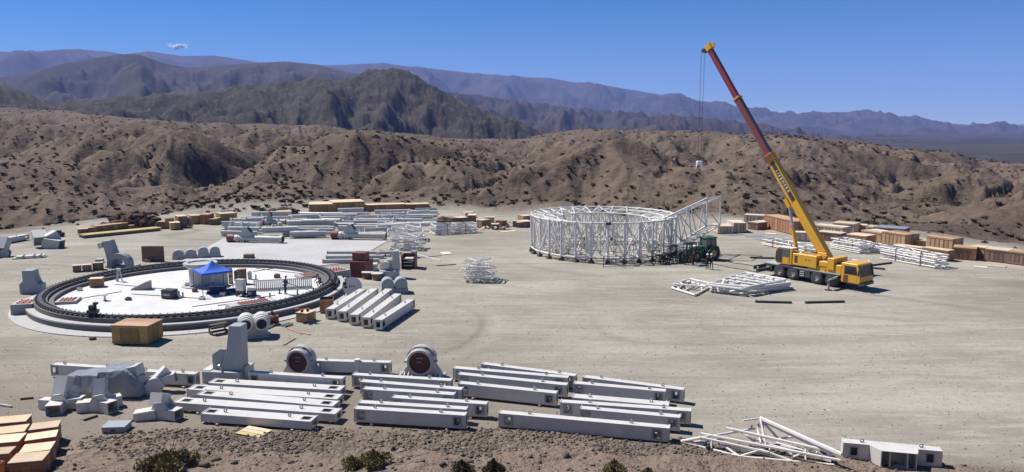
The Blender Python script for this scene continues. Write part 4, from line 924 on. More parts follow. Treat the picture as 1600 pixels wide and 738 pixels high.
# right-hand rows of crates
RW = 'crates along the right side'
for P, Q, hp, dep, nb, mat, lid, lab in [
    ((1121, 366), (1146, 366), 12, 3.2, 5, 'plywood_pale', 'plywood_pale', 'pale crate with dark end beside the cantilever truss'),
    ((1146, 364), (1166, 364), 15, 3.6, 4, 'plywood_pale', 'plywood_pale', 'wide pale-topped crate right of the cantilever truss'),
    ((1168, 358), (1184, 360), 11, 2.5, 3, 'plywood_red', 'plywood_pale', 'short reddish crate left of the long orange one'),
    ((1184, 354), (1196, 356), 9, 2, 3, 'plywood_orange', 'plywood_pale', 'small orange crate touching the long orange one'),
    ((1162, 349), (1212, 352), 13, 2, 9, 'plywood_pale', 'plywood_pale', 'long cream slatted crate behind the orange one'),
    ((1194, 356), (1240, 368), 20, 2.4, 11, 'plywood_orange', 'plywood', 'tall orange boarded crate left of the crane boom'),
    ((1240, 377), (1268, 378), 13, 2.0, 3, 'plywood_pale', 'plywood_pale', 'pale crate seen between boom and luffing cylinder'),
    ((1270, 365), (1316, 370), 13, 2.5, 9, 'plywood_pale', 'plywood_pale', 'long cream slatted crate right of the crane boom'),
    ((1300, 362), (1334, 365), 14, 3, 7, 'plywood_pale', 'plywood_lid', 'upper cream slatted crate behind the pipe bundles'),
    ((1276, 375), (1313, 379), 13, 2, 6, 'plywood_red', 'plywood_pale', 'low reddish crate just right of the crane boom'),
    ((1322, 380), (1352, 384), 14, 2.6, 5, 'plywood', 'plywood_lid', 'tan crate with dark end behind the pipe bundles'),
    ((1345, 374), (1376, 379), 14, 3, 4, 'plywood', 'plywood_pale', 'tan crate half hidden left of the brown tall crate'),
    ((1338, 362), (1352, 363), 10, 2, 2, 'plywood_orange', 'plywood_pale', 'small orange crate farthest behind the bundles'),
    ((1353, 366), (1364, 367), 12, 2, 2, 'plywood_pale', 'plywood_pale', 'small cream crate beside the dark-topped crate'),
    ((1367, 372), (1412, 376), 17, 3, 6, 'plywood_brown', 'galvanised', 'dark brown crate with grey top behind the tall tan one'),
    ((1377, 381), (1413, 387), 19, 2.8, 6, 'plywood', 'plywood', 'tall tan boarded crate above the long low crate'),
    ((1430, 386), (1446, 387), 10, 2.0, 2, 'plywood', 'plywood_lid', 'small tan crate between the two tall ones'),
    ((1446, 392), (1487, 398), 23, 2.4, 6, 'plywood', 'plywood', 'tallest tan crate of the right row'),
    ((1395, 397), (1440, 403), 14, 1.4, 6, 'plywood_red', 'plywood_lid', 'long low crate, left half of the pair in front'),
    ((1440, 403), (1480, 409), 16, 1.4, 5, 'plywood_orange', 'plywood_lid', 'long low crate, right half of the pair in front'),
    ((1488, 405), (1524, 408), 18, 2.6, 5, 'plywood_orange', 'plywood', 'square tan crate right of the tallest crate'),
    ((1514, 402), (1537, 405), 17, 2.2, 3, 'plywood', 'plywood_lid', 'crate half hidden behind the square tan crate'),
    ((1538, 408), (1573, 412), 19, 2.4, 5, 'plywood_red', 'plywood_pale', 'pinkish crate second from the right picture edge'),
    ((1571, 412), (1625, 419), 19, 2.4, 8, 'plywood_red', 'plywood', 'long pinkish crate cut by the right picture edge')]:
    crate(P, Q, hp, dep, lab, mat, lid, nb, group=RW)
# crates behind the laydown area
BK = 'crates along the back edge'
for P, Q, hp, dep, nb, mat, lid, lab in [
    ((123, 368), (138, 367), 9, 2.5, 2, 'plywood_brown', 'plywood', 'brown crate at the left end of the yellow timber stack'),
    ((138, 366), (152, 364), 9, 2, 2, 'plywood_orange', 'plywood', 'orange crate between brown crate and long box'),
    ((152, 363), (201, 357), 9, 1.6, 6, 'plywood_gold', 'plywood', 'long golden box behind the yellow timber stack'),
    ((203, 358), (240, 354), 5, 1.2, 5, 'plywood_orange', 'plywood', 'low orange box behind the right end of the yellow stack'),
    ((246, 358), (258, 358), 11, 2, 2, 'plywood_brown', 'plywood', 'dark crate beside the upright board left of the crate group'),
    ((259, 358), (273, 357), 16, .4, 3, 'plywood', 'plywood', 'upright boarded panel at the left of the crate group'),
    ((267, 360), (282, 359), 11, 2.0, 2, 'plywood_gold', 'plywood_lid', 'squat golden crate in front of the upright panel'),
    ((279, 357), (293, 356), 18, 2.2, 2, 'plywood_brown', 'plywood_lid', 'tall brown crate next to the leaning boards'),
    ((299, 351), (314, 350), 13, 2.5, 3, 'plywood', 'plywood_pale', 'tan pale-topped crate right of the leaning boards'),
    ((314, 351), (326, 351), 15, 2.5, 4, 'plywood_orange', 'plywood', 'orange crate with upright boards in the back group'),
    ((326, 352), (337, 352), 9, 2.5, 2, 'plywood_brown', 'plywood', 'low dark crate beside the orange boarded one'),
    ((345, 349), (371, 347), 14, 2.6, 4, 'plywood_gold', 'plywood_lid', 'golden crate alone left of the steel laydown'),
    ((434, 339), (456, 338), 8, 2.2, 3, 'timber_yellow', 'plywood', 'olive crate peeking over the steel laydown'),
    ((483, 335), (526, 334), 15, 5, 6, 'plywood_gold', 'plywood_lid', 'long golden crate at the left of the back row'),
    ((521, 334), (570, 332), 17, 5, 6, 'plywood_gold', 'plywood_lid', 'tallest golden crate of the back row'),
    ((571, 332), (634, 330), 11, 3, 8, 'plywood_orange', 'plywood_lid', 'long orange-brown crate right of the tallest back one'),
    ((635, 330), (671, 329), 10, 3, 5, 'plywood_orange', 'plywood_lid', 'orange-brown crate at the right end of the back row'),
    ((699, 351), (715, 350), 9, 2.5, 2, 'plywood_red', 'plywood_red', 'left reddish crate behind the strapped tube bundle'),
    ((716, 350), (731, 349), 9, 2.5, 2, 'plywood_red', 'plywood_pale', 'middle reddish crate behind the strapped tube bundle'),
    ((731, 349), (743, 349), 12, 2.5, 2, 'plywood_brown', 'plywood_pale', 'right dark crate behind the strapped tube bundle'),
    ((727, 341), (742, 340), 8, 1.5, 2, 'plywood_pale', 'plywood_pale', 'pale crate on the far edge behind the reddish crates'),
    ((745, 356), (753, 357), 12, 2, 1, 'plywood', 'plywood_pale', 'upright pale-topped crate at left of the scrap wood heap'),
    ((758, 352), (772, 352), 12, 1.5, 2, 'plywood_pale', 'plywood_pale', 'pale crate in the middle of the scrap wood heap'),
    ((768, 359), (779, 359), 8, 1.5, 2, 'plywood_brown', 'plywood_pale', 'dark low crate in front of the scrap wood heap'),
    ((784, 356), (792, 355), 10, 1.5, 1, 'plywood_red', 'plywood_red', 'upright reddish crate right of the scrap wood heap'),
    ((801, 355), (807, 355), 9, 1.2, 1, 'plywood_brown', 'plywood_pale', 'narrow dark crate near the truss ring, left of its neighbour'),
    ((807, 356), (816, 356), 8, 1.5, 2, 'plywood_red', 'plywood_pale', 'small reddish crate second from the truss ring'),
    ((817, 356), (832, 355), 9, 2, 2, 'plywood_red', 'plywood_pale', 'reddish crate nearest the truss ring'),
    ((818, 346), (832, 345), 8, 2, 2, 'plywood', 'plywood_pale', 'tan crate stacked high behind the truss ring edge')]:
    crate(P, Q, hp, dep, lab, mat, lid, nb, group=BK, batten=hp > 13)
for i, (px, py, hpx, r_) in enumerate([(296, 354, 13, 20), (300, 354, 12, 24)]):
    t = thing('leaning_board', ['left', 'right'][i] + ' pale board leaning in the back crate group', 'board', at(px, py), R(-20))
    MB().box(-.3, .3, -.03, .03, 0, 1.5, Matrix.Rotation(R(-r_), 4, 'Y')).build('board', 'plywood_pale', t)
# scrap wood heap
sw = random.Random(3)
for i in range(26):
    px, py = sw.uniform(748, 795), sw.uniform(350, 360); p = at(px, py, 0); L = sw.uniform(.6, 1.6)
    o = MB().box(-L / 2, L / 2, -.2, .2, -.03, .03).build('scrap_board', sw.choice(['plywood_pale', 'plywood_pale', 'plywood_lid', 'plywood_red']))
    o.location = p + Vector((0, 0, sw.uniform(.05, .5))); o.rotation_euler = (sw.uniform(-.5, .5), sw.uniform(-.7, .7), sw.uniform(0, 3))
    tag(o, 'splintered pale board in the scrap wood heap at the back', 'board', 'boards of the scrap wood heap')
# yellow timber stack
a, L, yaw = frame2((131, 373), (251, 361)); t = thing('timber_stack', 'long bright yellow stack of planks at the back left', 'timber', a, yaw)
for k in range(7): MB().box(rnd.uniform(-.3, .3), L + rnd.uniform(-.4, .4), .3 * k, .3 * k + .27, .42, .5).build('plank', 'timber_yellow', t)
for k in range(4): MB().box(.1 + (L - .4) * k / 3, .3 + (L - .4) * k / 3, .0, 2.1, 0, .41).build('bearer', 'timber_dark', t)
MB().box(0, L, -.02, .25, .1, .405).build('dark_beam', 'plywood_brown', t)
# ---------------------------------------------------------------- tube frame stacks and strapped bundles
def bundle(P, Q, dep, h, n, label, mat='truss_paint', seed=1, strap=True, rr=.055, messy=.12, group='stacks of white tube frames', name='tube_frame_stack', sag=0):
    a, L, yaw = frame2(P, Q); t = thing(name, label, 'tube stack', a, yaw, group); q = random.Random(seed)
    for k in range(n):
        z = rr + .06 + (h - 2 * rr - .06) * k / max(1, n - 1); ox, oy = q.uniform(-messy, messy) * 2, q.uniform(-messy, messy)
        m = MB(); x0, x1, y0, y1 = ox + q.uniform(0, messy * 2), L + ox - q.uniform(0, messy * 2), oy, dep + oy
        tw = q.uniform(-messy, messy) * .6
        c = [(x0, y0, z + tw), (x1, y0, z - tw), (x1, y1, z + tw), (x0, y1, z - tw)]
        m.tube(c[0], c[1], rr, 6).tube(c[2], c[3], rr, 6).tube(c[1], c[2], rr * .85, 6).tube(c[3], c[0], rr * .85, 6)
        nz = max(2, int(L / max(.9, dep)))
        for i in range(nz):
            xa = x0 + (x1 - x0) * i / nz; xb = x0 + (x1 - x0) * (i + 1) / nz
            ya, yb = (y0, y1) if (i + k) % 2 else (y1, y0)
            m.tube((xa, ya, z), (xb, yb, z), rr * .75, 5)
            if i: m.tube((xa, y0, z), (xa, y1, z), rr * .7, 5)
        m.build('tube_frame', mat, t, True)
    if strap:
        for f in (.28, .72): MB().box(L * f, L * f + .09, -.14, -.10, 0, h + .05).box(L * f, L * f + .09, -.14, dep + .14, h + .03, h + .07).box(L * f, L * f + .09, dep + .10, dep + .14, 0, h + .05).build('strap', 'black_steel', t)
    return t
bundle((721, 441), (770, 442), 2.2, 2.3, 9, 'cage-like stack of white tube frames alone on the open gravel', seed=2, strap=False, rr=.06, messy=.2)
bundle((680, 368), (745, 364), 2.6, 1.5, 8, 'strapped white tube bundle in front of the reddish crates', seed=3, rr=.07)
bundle((607, 391), (659, 392), 2.5, 1.9, 8, 'front stack of white tube frames right of the slab', seed=4, strap=False, rr=.07, messy=.25)
bundle((605, 378), (659, 377), 3.0, 2.1, 8, 'rear stack of white tube frames right of the slab', seed=5, strap=False, rr=.07, messy=.25)
bundle((590, 402), (628, 398), 1.2, .6, 3, 'low dark-tied frame pair behind the pale column piece', seed=6, strap=True)
bundle((1298, 388), (1345, 397), 2.2, 1.45, 6, 'strapped tube bundle nearest the crane on the right', 'truss_paint', 7, rr=.08)
bundle((1345, 393), (1394, 399), 2.2, 1.0, 5, 'low strapped tube bundle in front of the tall tan crate', 'truss_paint', 8, rr=.08)
bundle((1376, 404), (1464, 421), 2.0, 1.6, 6, 'long strapped tube bundle in front of the long low crates', 'truss_paint', 9, rr=.08)
bundle((1190, 383), (1256, 397), 2.2, .9, 4, 'tube bundle lying just behind the crane cab', 'truss_paint', 10, rr=.08)
bundle((1307, 411), (1360, 414), 1.6, .35, 2, 'low pale tube frames behind the crane carrier cab', 'truss_paint', 11, strap=False, rr=.06)
# loose poles and boards on the gravel
for P, Q, r_, mat, lab in [((1180, 473), (1237, 474.5), .11, 'black_steel', 'black pole on the gravel left of its twin, below the crane'), ((1258, 474.5), (1319, 473), .11, 'black_steel', 'black pole on the gravel right of its twin, below the crane'),
                           ((1172, 404), (1214, 405), .12, 'timber_dark', 'dark pole lying behind the crane rear'), ((1350, 419), (1383, 422), .11, 'black_steel', 'dark pole beside the carrier cab, nearer one'), ((1354, 417), (1393, 412), .11, 'black_steel', 'dark pole beside the carrier cab, pointing away'),
                           ((1166, 462), (1188, 471), .06, 'galvanised', 'thin grey pipe angled towards the black pole'), ((1187, 455), (1205, 462), .03, 'black_steel', 'thin dark rod beside the flat truss pile'),
                           ((650, 398), (688, 408), .06, 'truss_paint', 'thin white pipe lying right of the frame stacks'), ((644, 404), (690, 400), .06, 'truss_paint', 'second thin white pipe right of the frame stacks'), ((682, 416), (712, 414), .05, 'timber_dark', 'dark stick on the gravel left of the cage-like stack')]:
    a = at(*P); b_ = at(*Q)
    o = member('pole', None, a + Vector((0, 0, r_)), b_ + Vector((0, 0, r_)), r_, mat, 9); tag(o, lab, 'pole')
for P, Q, dep, mat, lab in [((693, 398), (707, 397), 1.6, 'plywood_pale', 'pale board lying on the gravel right of the frame stacks'), ((1521, 418), (1543, 420), 1.0, 'plywood_pale', 'left pale board flat on the gravel by the right crates'), ((1541, 416), (1571, 419), 1.2, 'plywood_pale', 'right pale board flat on the gravel by the right crates'),
                            ((1140, 369), (1163, 367), 1.5, 'galvanised', 'grey sheet lying behind the tractor'), ((1165, 371), (1195, 371), 1.5, 'galvanised', 'grey sheet lying in front of the orange boarded crate'), ((1187, 376), (1225, 374), 1.6, 'galvanised', 'pale sheet lying behind the crane cab'),
                            ((785, 363), (808, 362), 1.0, 'plywood_pale', 'pale plank on gravel before the scrap heap'), ((1195, 366), (1212, 367), 1.2, 'plywood_pale', 'pale plank at the foot of the orange crate'), ((470, 521), (484, 524), .15, 'plywood', 'wooden batten lying right of the red pump'), ((448, 514), (470, 523), .15, 'plywood', 'wooden batten angled towards the five beams'), ((445, 540), (462, 530), .12, 'plywood_brown', 'thin stick on gravel above the left bore housing')]:
    a, L, yaw = frame2(P, Q); o = MB().box(0, L, 0, dep, .01, .07).build('loose_board', mat); o.location = a; o.rotation_euler = (0, 0, yaw); tag(o, lab, 'board')
# ---------------------------------------------------------------- steel laydown: columns and long members
def column(P, Q, label, r_=.48):
    a, L, yaw = frame2(P, Q); t = thing('flanged_column', label, 'column', a, yaw, 'flanged tube columns')
    Mx = Matrix.Translation((0, .5, r_ + .12)) @ Matrix.Rotation(math.pi / 2, 4, 'Y'); s = L / 8.0
    MB().lathe([(r_ * .9, .9 * s), (r_ * .9, 7.5 * s), (r_ * 1.08, 7.5 * s), (r_ * 1.12, 7.9 * s), (r_ * .95, 7.9 * s)], 20, Mx).build('tube', 'pale_grey_paint', t, True)
    MB().lathe([(0, 7.86 * s), (r_ * .96, 7.86 * s)], 20, Mx).build('end_shade_disc', 'hollow_shade', t)  # black disc closes the tube, painting the shade inside it
    MB().lathe([(0, 0), (r_ * 1.22, .0), (r_ * 1.22, .95 * s), (r_ * .9, .96 * s)], 20, Mx).build('red_cap', 'red_oxide', t, True)
    MB().lathe([(r_ * 1.02, .97 * s), (r_ * 1.02, 1.5 * s), (r_ * .9, 1.52 * s)], 20, Mx).build('collar', 'white_paint', t, True)
    MB().prism([(1.4 * s, .5), (3.5 * s, .5), (3.45 * s, 1.4), (2.9 * s, 2.15), (2.45 * s, 2.3)], .25, .75).build('bracket_plate', 'green_grey_paint', t, bevel=.02)
    MB().bar((2.95 * s, .5, 2.2), (3.5 * s, .5, 1.5), .5, .12).build('dark_pad', 'black_steel', t)
    MB().box(1.3 * s, 2.8 * s, -.2, 1.2, .0, .14).build('cradle', 'grey_paint', t)
    for x in (1.6, 2.0, 2.4): MB().box(x * s, x * s + .08, -.12, .02, .142, .6).build('rib', 'white_paint', t)
    return t
column((354, 379.5), (441, 381.5), 'pale column with red end cap lying on the left of the slab')
column((517, 374.5), (603, 376), 'pale column with red end cap lying right of the slab', .5)
t = column((408, 352.5), (446, 352.5), 'short white column with dark open end far back in the laydown', .42)
lr = random.Random(21)
def long_member(P, Q, kind, r_, mat, z, label, group):
    a, L, yaw = frame2(P, Q); t = thing('steel_member', label, 'steel member', a, yaw, group)
    if kind == 'tube':
        MB().tube((0, 0, z + r_), (L, 0, z + r_), r_, 10).build('tube', mat, t, True)
        for x in (0, L): MB().tube((x - .05, 0, z + r_), (x + .05, 0, z + r_), r_ * 1.25, 10).build('flange', mat, t)
    elif kind == 'ibeam':
        MB().box(0, L, -r_, r_, z, z + .06).build('flange', mat, t); MB().box(0, L, -r_, r_, z + 2 * r_, z + 2 * r_ + .06).build('flange', mat, t); MB().box(0, L, -.04, .04, z + .062, z + 2 * r_ - .002).build('web', mat, t)
    else:
        MB().box(0, L, -r_ * .8, r_ * .8, z, z + 1.7 * r_).build('box', mat, t, bevel=.02)
        for x in (-.05, L): MB().box(x, x + .05, -r_, r_, z - .0, z + 1.9 * r_).build('end_plate', mat, t)
    return t
LM = 'long pale steel members laid out behind the slab'
rows0 = [(372, 450, 510, .15), (369, 345, 400, .1), (369, 445, 520, .2), (366, 455, 525, .5), (364, 380, 450, .1), (362, 440, 520, .3), (360, 345, 430, .1), (360, 530, 600, .1), (358, 450, 520, .5), (357, 560, 640, .1), (355, 345, 410, .2), (354, 520, 605, .1), (353, 600, 670, .1), (352, 450, 530, .3),
        (351, 530, 620, .1), (350, 360, 410, .3), (349, 455, 520, .1), (348, 560, 660, .2), (347, 500, 575, .1), (346, 380, 420, .4), (345, 590, 672, .1), (344, 450, 505, .4), (343, 505, 590, .2), (342, 560, 650, .4), (341, 640, 685, .2), (340, 470, 540, .4), (339, 510, 575, .3), (338, 585, 640, .4), (337, 640, 682, .3), (336, 530, 570, .4), (352, 640, 690, .1), (348, 655, 690, .3), (336, 650, 680, .7), (357, 470, 512, .9), (347, 455, 500, .6)]
rows = rows0 + [(lr.uniform(337, 371), x0, x0 + lr.uniform(18, 60), lr.uniform(.0, .8)) for x0 in [lr.uniform(345, 650) for _ in range(30)] if True]
for i, (py, x0, x1, z) in enumerate(rows):
    kd = lr.choice(['tube', 'tube', 'ibeam', 'box']); mt = lr.choice(['white_paint', 'white_paint', 'galvanised', 'pale_grey_paint', 'truss_paint'])
    lab = {'white_paint': 'white', 'truss_paint': 'creamy white', 'galvanised': 'galvanised', 'pale_grey_paint': 'pale grey'}[mt] + ' ' + {'tube': 'flanged tube', 'ibeam': 'I-beam', 'box': 'box section'}[kd] + ' in the ' + ('back' if py < 343 else 'rear middle' if py < 351 else 'front middle' if py < 360 else 'front') + ' rows behind the slab, ' + ('left end' if x0 < 430 else 'left of centre' if x0 < 510 else 'right of centre' if x0 < 580 else 'right end')
    long_member((x0 + lr.uniform(-4, 4), py + lr.uniform(-.3, .8)), (x1 + lr.uniform(-4, 4), py - lr.uniform(-.9, 2.2)), kd, lr.uniform(.14, .40), mt, z, lab, LM)
for i, (px, py) in enumerate([(362, 352), (372, 355), (384, 350), (392, 358), (402, 346), (425, 362), (470, 356), (482, 346), (455, 344), (545, 348), (590, 346), (612, 352)] + [(lr.uniform(345, 640), lr.uniform(340, 372)) for _ in range(22)]):
    t = thing('steel_fitting', 'small white steel fitting scattered among the laid-out members', 'steel piece', at(px, py), lr.uniform(0, 3), 'small fittings in the laydown')
    MB().box(-.5, .5, -.35, .35, 0, .5).build('box_piece', 'white_paint', t); MB().tube((0, 0, .5), (.3, .1, 1.1), .16, 8).build('stub', 'white_paint', t); MB().box(-.8, .8, -.06, .06, 0.01, .75).build('plate', 'pale_grey_paint', t)
SBm = 'long members along the near edge of the slab'
for P, Q, k, r_, z, lab in [((505, 412), (592, 411), 'box', .3, .0, 'long pale steel beam lying along the near slab edge, in front'), ((510, 405), (600, 404), 'box', .25, .0, 'long pale steel beam lying along the near slab edge, middle'), ((512, 401), (612, 401), 'tube', .22, .3, 'long pale tube along the near slab edge, at the back')]:
    long_member(P, Q, k, r_, 'pale_grey_paint', z, lab, SBm)
# left edge pieces
box_beam((-30, 389), (46, 375), 1.0, .7, 'white box beam at the far left edge behind the gravel', bear=False, name='box_beam')
node(67, 388, -20, [(-.2, 0, .8, 150, 25, 1.7, 1.4, 1.1), (.3, .2, .7, 20, -10, 1.9, 1.2, 1.1), (.2, .4, .9, 70, 25, 1.3, 1.2, 1.1)], 'tilted open box-shaped steel node far left', 'pale_grey_paint', 1.15)
node(2, 402, 10, [(-.3, 0, .8, 180, 10, 1.3, 1.0, 1.0), (.1, .2, .9, 80, 55, 1.6, 1.0, .9)], 'dark-sided steel node cut by the left picture edge', 'pale_grey_paint')
t = thing('small_trailer', 'small black flat trailer parked at the far left back edge', 'trailer', at(90, 370), R(5))
MB().box(-.8, .8, -.5, .5, .45, .6).build('deck', 'black_steel', t); MB().box(-.5, .5, -.3, .3, .602, .95).build('engine', 'chassis_dark', t)
for x in (-.5, .5):
    for y in (-.5, .5): MB().tube((x, y - .1, .3), (x, y + .1, .3), .3, 12).build('wheel', 'tyre', t)
a, L, yaw = frame2((19, 406), (71, 403)); t = thing('plate_pallet', 'flat white plates with dark straps lying on gravel at left', 'plates', a, yaw)
MB().box(0, L, 0, 1.5, .02, .14).build('plate', 'plywood_pale', t); MB().box(L * .1, L * .95, .2, 1.5, .142, .3).build('plate', 'white_paint', t)
for f in (.3, .62, .82): MB().box(L * f, L * f + .15, -.05, 1.5, .302, .36).build('strap', 'timber_dark', t)
# red-brown boxes and small crates right of the rim
for P, Q, dep, h, z, lab in [((547, 433), (572, 434), 2.2, 1.75, 0, 'larger dark red steel box right of the rim'),]:
    t, L = obox('red_steel_box', lab, 'box', P, Q, dep, h, 'red_oxide', z); MB().box(L * .1, L * .9, .3, 1.6, h + .002, h + .9).build('upper_box', 'red_oxide', t, bevel=.02); MB().box(.1, .3, -.04, -.001, .2, h - .2).build('rib', 'red_oxide', t)
t, L = obox('red_frame_box', 'open dark red steel frame behind the pale column piece', 'box', (627, 421), (649, 421), 1.8, .1, 'red_oxide', partname='floor_plate')
MB().box(0, L, 1.7, 1.8, .102, 1.6).build('back_plate', 'bore_red', t); MB().box(0, .1, 0, 1.69, .102, 1.6).build('side_plate', 'red_oxide', t); MB().box(L - .1, L, 0, 1.69, .102, 1.9).build('side_plate', 'red_oxide', t)
for k in range(3): MB().box(.2, L - .3, .3, 1.4, .3 + .4 * k, .4 + .4 * k).build('shelf', 'white_paint', t)
t, L = obox('white_carton', 'white carton behind the two round drums', 'box', (573, 424), (588, 424), 1.2, .75, 'white_paint', lid='white_paint')
MB().box(.1, L - .1, -.02, -.001, .3, .4).build('tape', 'plywood_pale', t)
for i, (px, py) in enumerate([(573, 437), (588, 439)]):
    t = thing('cable_drum', ['left', 'right'][i] + ' brown drum with white top right of the red box', 'drum', at(px, py, 0) + Vector((0, .6, 0)))
    MB().lathe([(0, 0), (.62, 0), (.62, .06), (.55, .08), (.58, .6), (.66, .62), (.66, .68)], 20).build('drum', 'plywood_brown', t, True); MB().lathe([(.66, .681), (.66, .74), (0, .76)], 20).build('white_top', 'white_paint', t)
# white disc leaning by the rim, with scrawl
p = at(551, 463); t = thing('round_cover', 'round white disc standing upright beside the foundation rim', 'disc', p, R(14))
Md = Matrix.Translation((0, .1, .92)) @ Matrix.Rotation(math.pi / 2 - .12, 4, 'X')
MB().lathe([(0, .04), (.86, .04), (.92, .02), (.92, -.06), (0, -.06)], 32, Md).build('disc', 'white_paint', t)
for (x0, x1, y0, y1) in ((-.28, -.22, -.05, .22), (-.12, -.06, -.05, .15), (-.16, .0, -.05, .0), (.04, .10, -.05, .12), (.12, .18, .02, .15), (.18, .3, -.05, -.01)):
    MB().box(x0, x1, y0, y1, .041, .046, Md).build('scrawl', 'ink', t)
arches((641, 404), (651, 404), 1, .9, 'single small arched cap beside the red frame', True)
# ---------------------------------------------------------------- the reflector ring truss
RX, RY, RO, RI, ZB, ZT = 12.0, 100.2, 9.45, 6.1, .62, 4.85
rt = thing('ring_truss', 'big white circular space-frame truss standing on jacks', 'truss', (RX, RY, 0))
NO, NI = 30, 15
on = lambda i, z, r_=RO: Vector((r_ * math.cos(2 * math.pi * i / NO + .05), r_ * math.sin(2 * math.pi * i / NO + .05), z))
inn = lambda i, z: Vector((RI * math.cos(2 * math.pi * i / NI + .05), RI * math.sin(2 * math.pi * i / NI + .05), z))
T = 'truss_paint'
for i in range(NO):
    member('post', rt, on(i, ZB), on(i, ZT), .12 if i % 3 else .17, T)
    member('top_chord', rt, on(i, ZT), on(i + 1, ZT), .105, T); member('bottom_chord', rt, on(i, ZB), on(i + 1, ZB), .105, T)
    a, b_ = (i, i + 1) if i % 2 else (i + 1, i)
    member('diagonal', rt, on(a, ZB + .1), on(b_, ZT - .1), .08, T)
    k = (i + 1) // 2
    member('top_strut', rt, inn(k if i % 2 else i // 2, ZT - .5), on(i, ZT), .075, T)
    member('top_strut', rt, inn(i // 2, ZT - .5) if i % 2 else inn(i // 2 + 1, ZT - .5), on(i, ZT), .06, T)
    member('bottom_strut', rt, inn(i // 2, ZB + .35), on(i, ZB), .075, T)
    member('brace', rt, inn((i // 2) % NI, ZB + .35) if i % 2 else inn(i // 2, ZT - .5), on(i, ZT if i % 2 else ZB), .065, T)
    put('node_joint', (MB().lathe([(0, -.2), (.16, -.14), (.2, 0), (.16, .14), (0, .2)], 8).mesh('node_joint', T) if i == 0 else njm), rt, on(i, ZT)); njm = [o for o in rt.children if o.name.startswith('node_joint')][0].data
for i in range(NI):
    member('inner_post', rt, inn(i, ZB + .35), inn(i, ZT - .5), .09, T); member('inner_top_chord', rt, inn(i, ZT - .5), inn(i + 1, ZT - .5), .085, T)
    member('inner_bottom_chord', rt, inn(i, ZB + .35), inn(i + 1, ZB + .35), .085, T); member('inner_diagonal', rt, inn(i, ZB + .35), inn(i + 1, ZT - .5), .07, T)
    member('inner_diagonal', rt, inn(i + 1, ZB + .35), inn(i, ZT - .5), .06, T)
for i in range(NO):                                             # middle lattice between the two walls
    a, b_ = on(i + .5, ZB + .2, 7.85), on(i + .5, ZT - .2, 7.85); c_, d_ = on(i + 1.5, ZB + .2, 7.85), on(i + 1.5, ZT - .2, 7.85)
    member('middle_post', rt, a, b_, .085, T); member('middle_chord', rt, b_, d_, .075, T); member('middle_diagonal', rt, a, d_, .065, T); member('middle_diagonal', rt, c_, b_, .06, T)
    member('middle_strut', rt, b_, on(i, ZT), .06, T); member('middle_strut', rt, a, on(i + 1, ZB), .06, T)
# stays standing up from the far rim
member('mast_rod', rt, on(8, ZT), on(8, ZT + 1.3), .03, T)
MB().box(-.28, .28, -.28, .28, -.16, .16).build('dark_joint', 'black_steel', rt).location = on(22, ZT)
jr = random.Random(5); jn = 0; ORD = lambda n: '%d%s' % (n, {1: 'st', 2: 'nd', 3: 'rd'}.get(n % 10 if n not in (11, 12, 13) else 0, 'th'))
jm1 = MB().prism([(-.32, 0), (.32, 0), (.2, .34), (-.2, .34)], -.28, .28).mesh('base', 'timber_dark'); jm2 = MB().tube((0, 0, .34), (0, 0, .56), .12, 10).mesh('screw', 'black_steel')
for i in range(NO):
    if i % 2 and math.sin(2 * math.pi * i / NO) > .3: continue
    p = on(i, 0, RO + jr.uniform(-.1, .1)) + Vector((RX, RY, 0)); jn += 1; t = thing('jack_stand', ORD(jn) + ' black jack stand under the ring truss, counted anticlockwise from the tractor side', 'jack', p, jr.uniform(0, 3), 'jack stands under the ring truss')
    put('base', jm1, t); put('screw', jm2, t)
# cantilever wedge being joined on the right
ct = thing('cantilever_truss', 'white triangular truss arm cantilevered up from the right of the ring', 'truss', (0, 0, 0))
def wedge(Y, top, bot, posts):
    tp = [atY(x, y, Y) for x, y in top]; bp = [atY(x, y, Y) for x, y in bot]
    member('top_chord', ct, tp[0], tp[1], .10, T); member('bottom_chord', ct, bp[0], bp[1], .10, T)
    tops, bots = [], []
    for f in posts:
        a, b_ = tp[0].lerp(tp[1], f), bp[0].lerp(bp[1], f); tops.append(a); bots.append(b_); member('post', ct, a, b_, .085, T)
    for k in range(len(posts) - 1): member('diagonal', ct, tops[k], bots[k + 1], .08, T) if k % 2 == 0 else member('diagonal', ct, bots[k], tops[k + 1], .08, T)
    return tops, bots
w1 = wedge(95.0, [(1036, 342), (1105, 310)], [(1046, 389), (1104, 353)], [.05, .32, .58, 1.0]); w2 = wedge(98.6, [(1058, 336), (1126, 308)], [(1074, 382), (1125, 352)], [.05, .32, .6, 1.0])
for A, B in zip(w1[0] + w1[1], w2[0] + w2[1]): member('cross_strut', ct, A, B, .065, T)
for k in range(3): member('cross_brace', ct, w1[1][k], w2[1][k + 1], .06, T); member('cross_brace', ct, w1[0][k], w2[0][k + 1], .06, T)
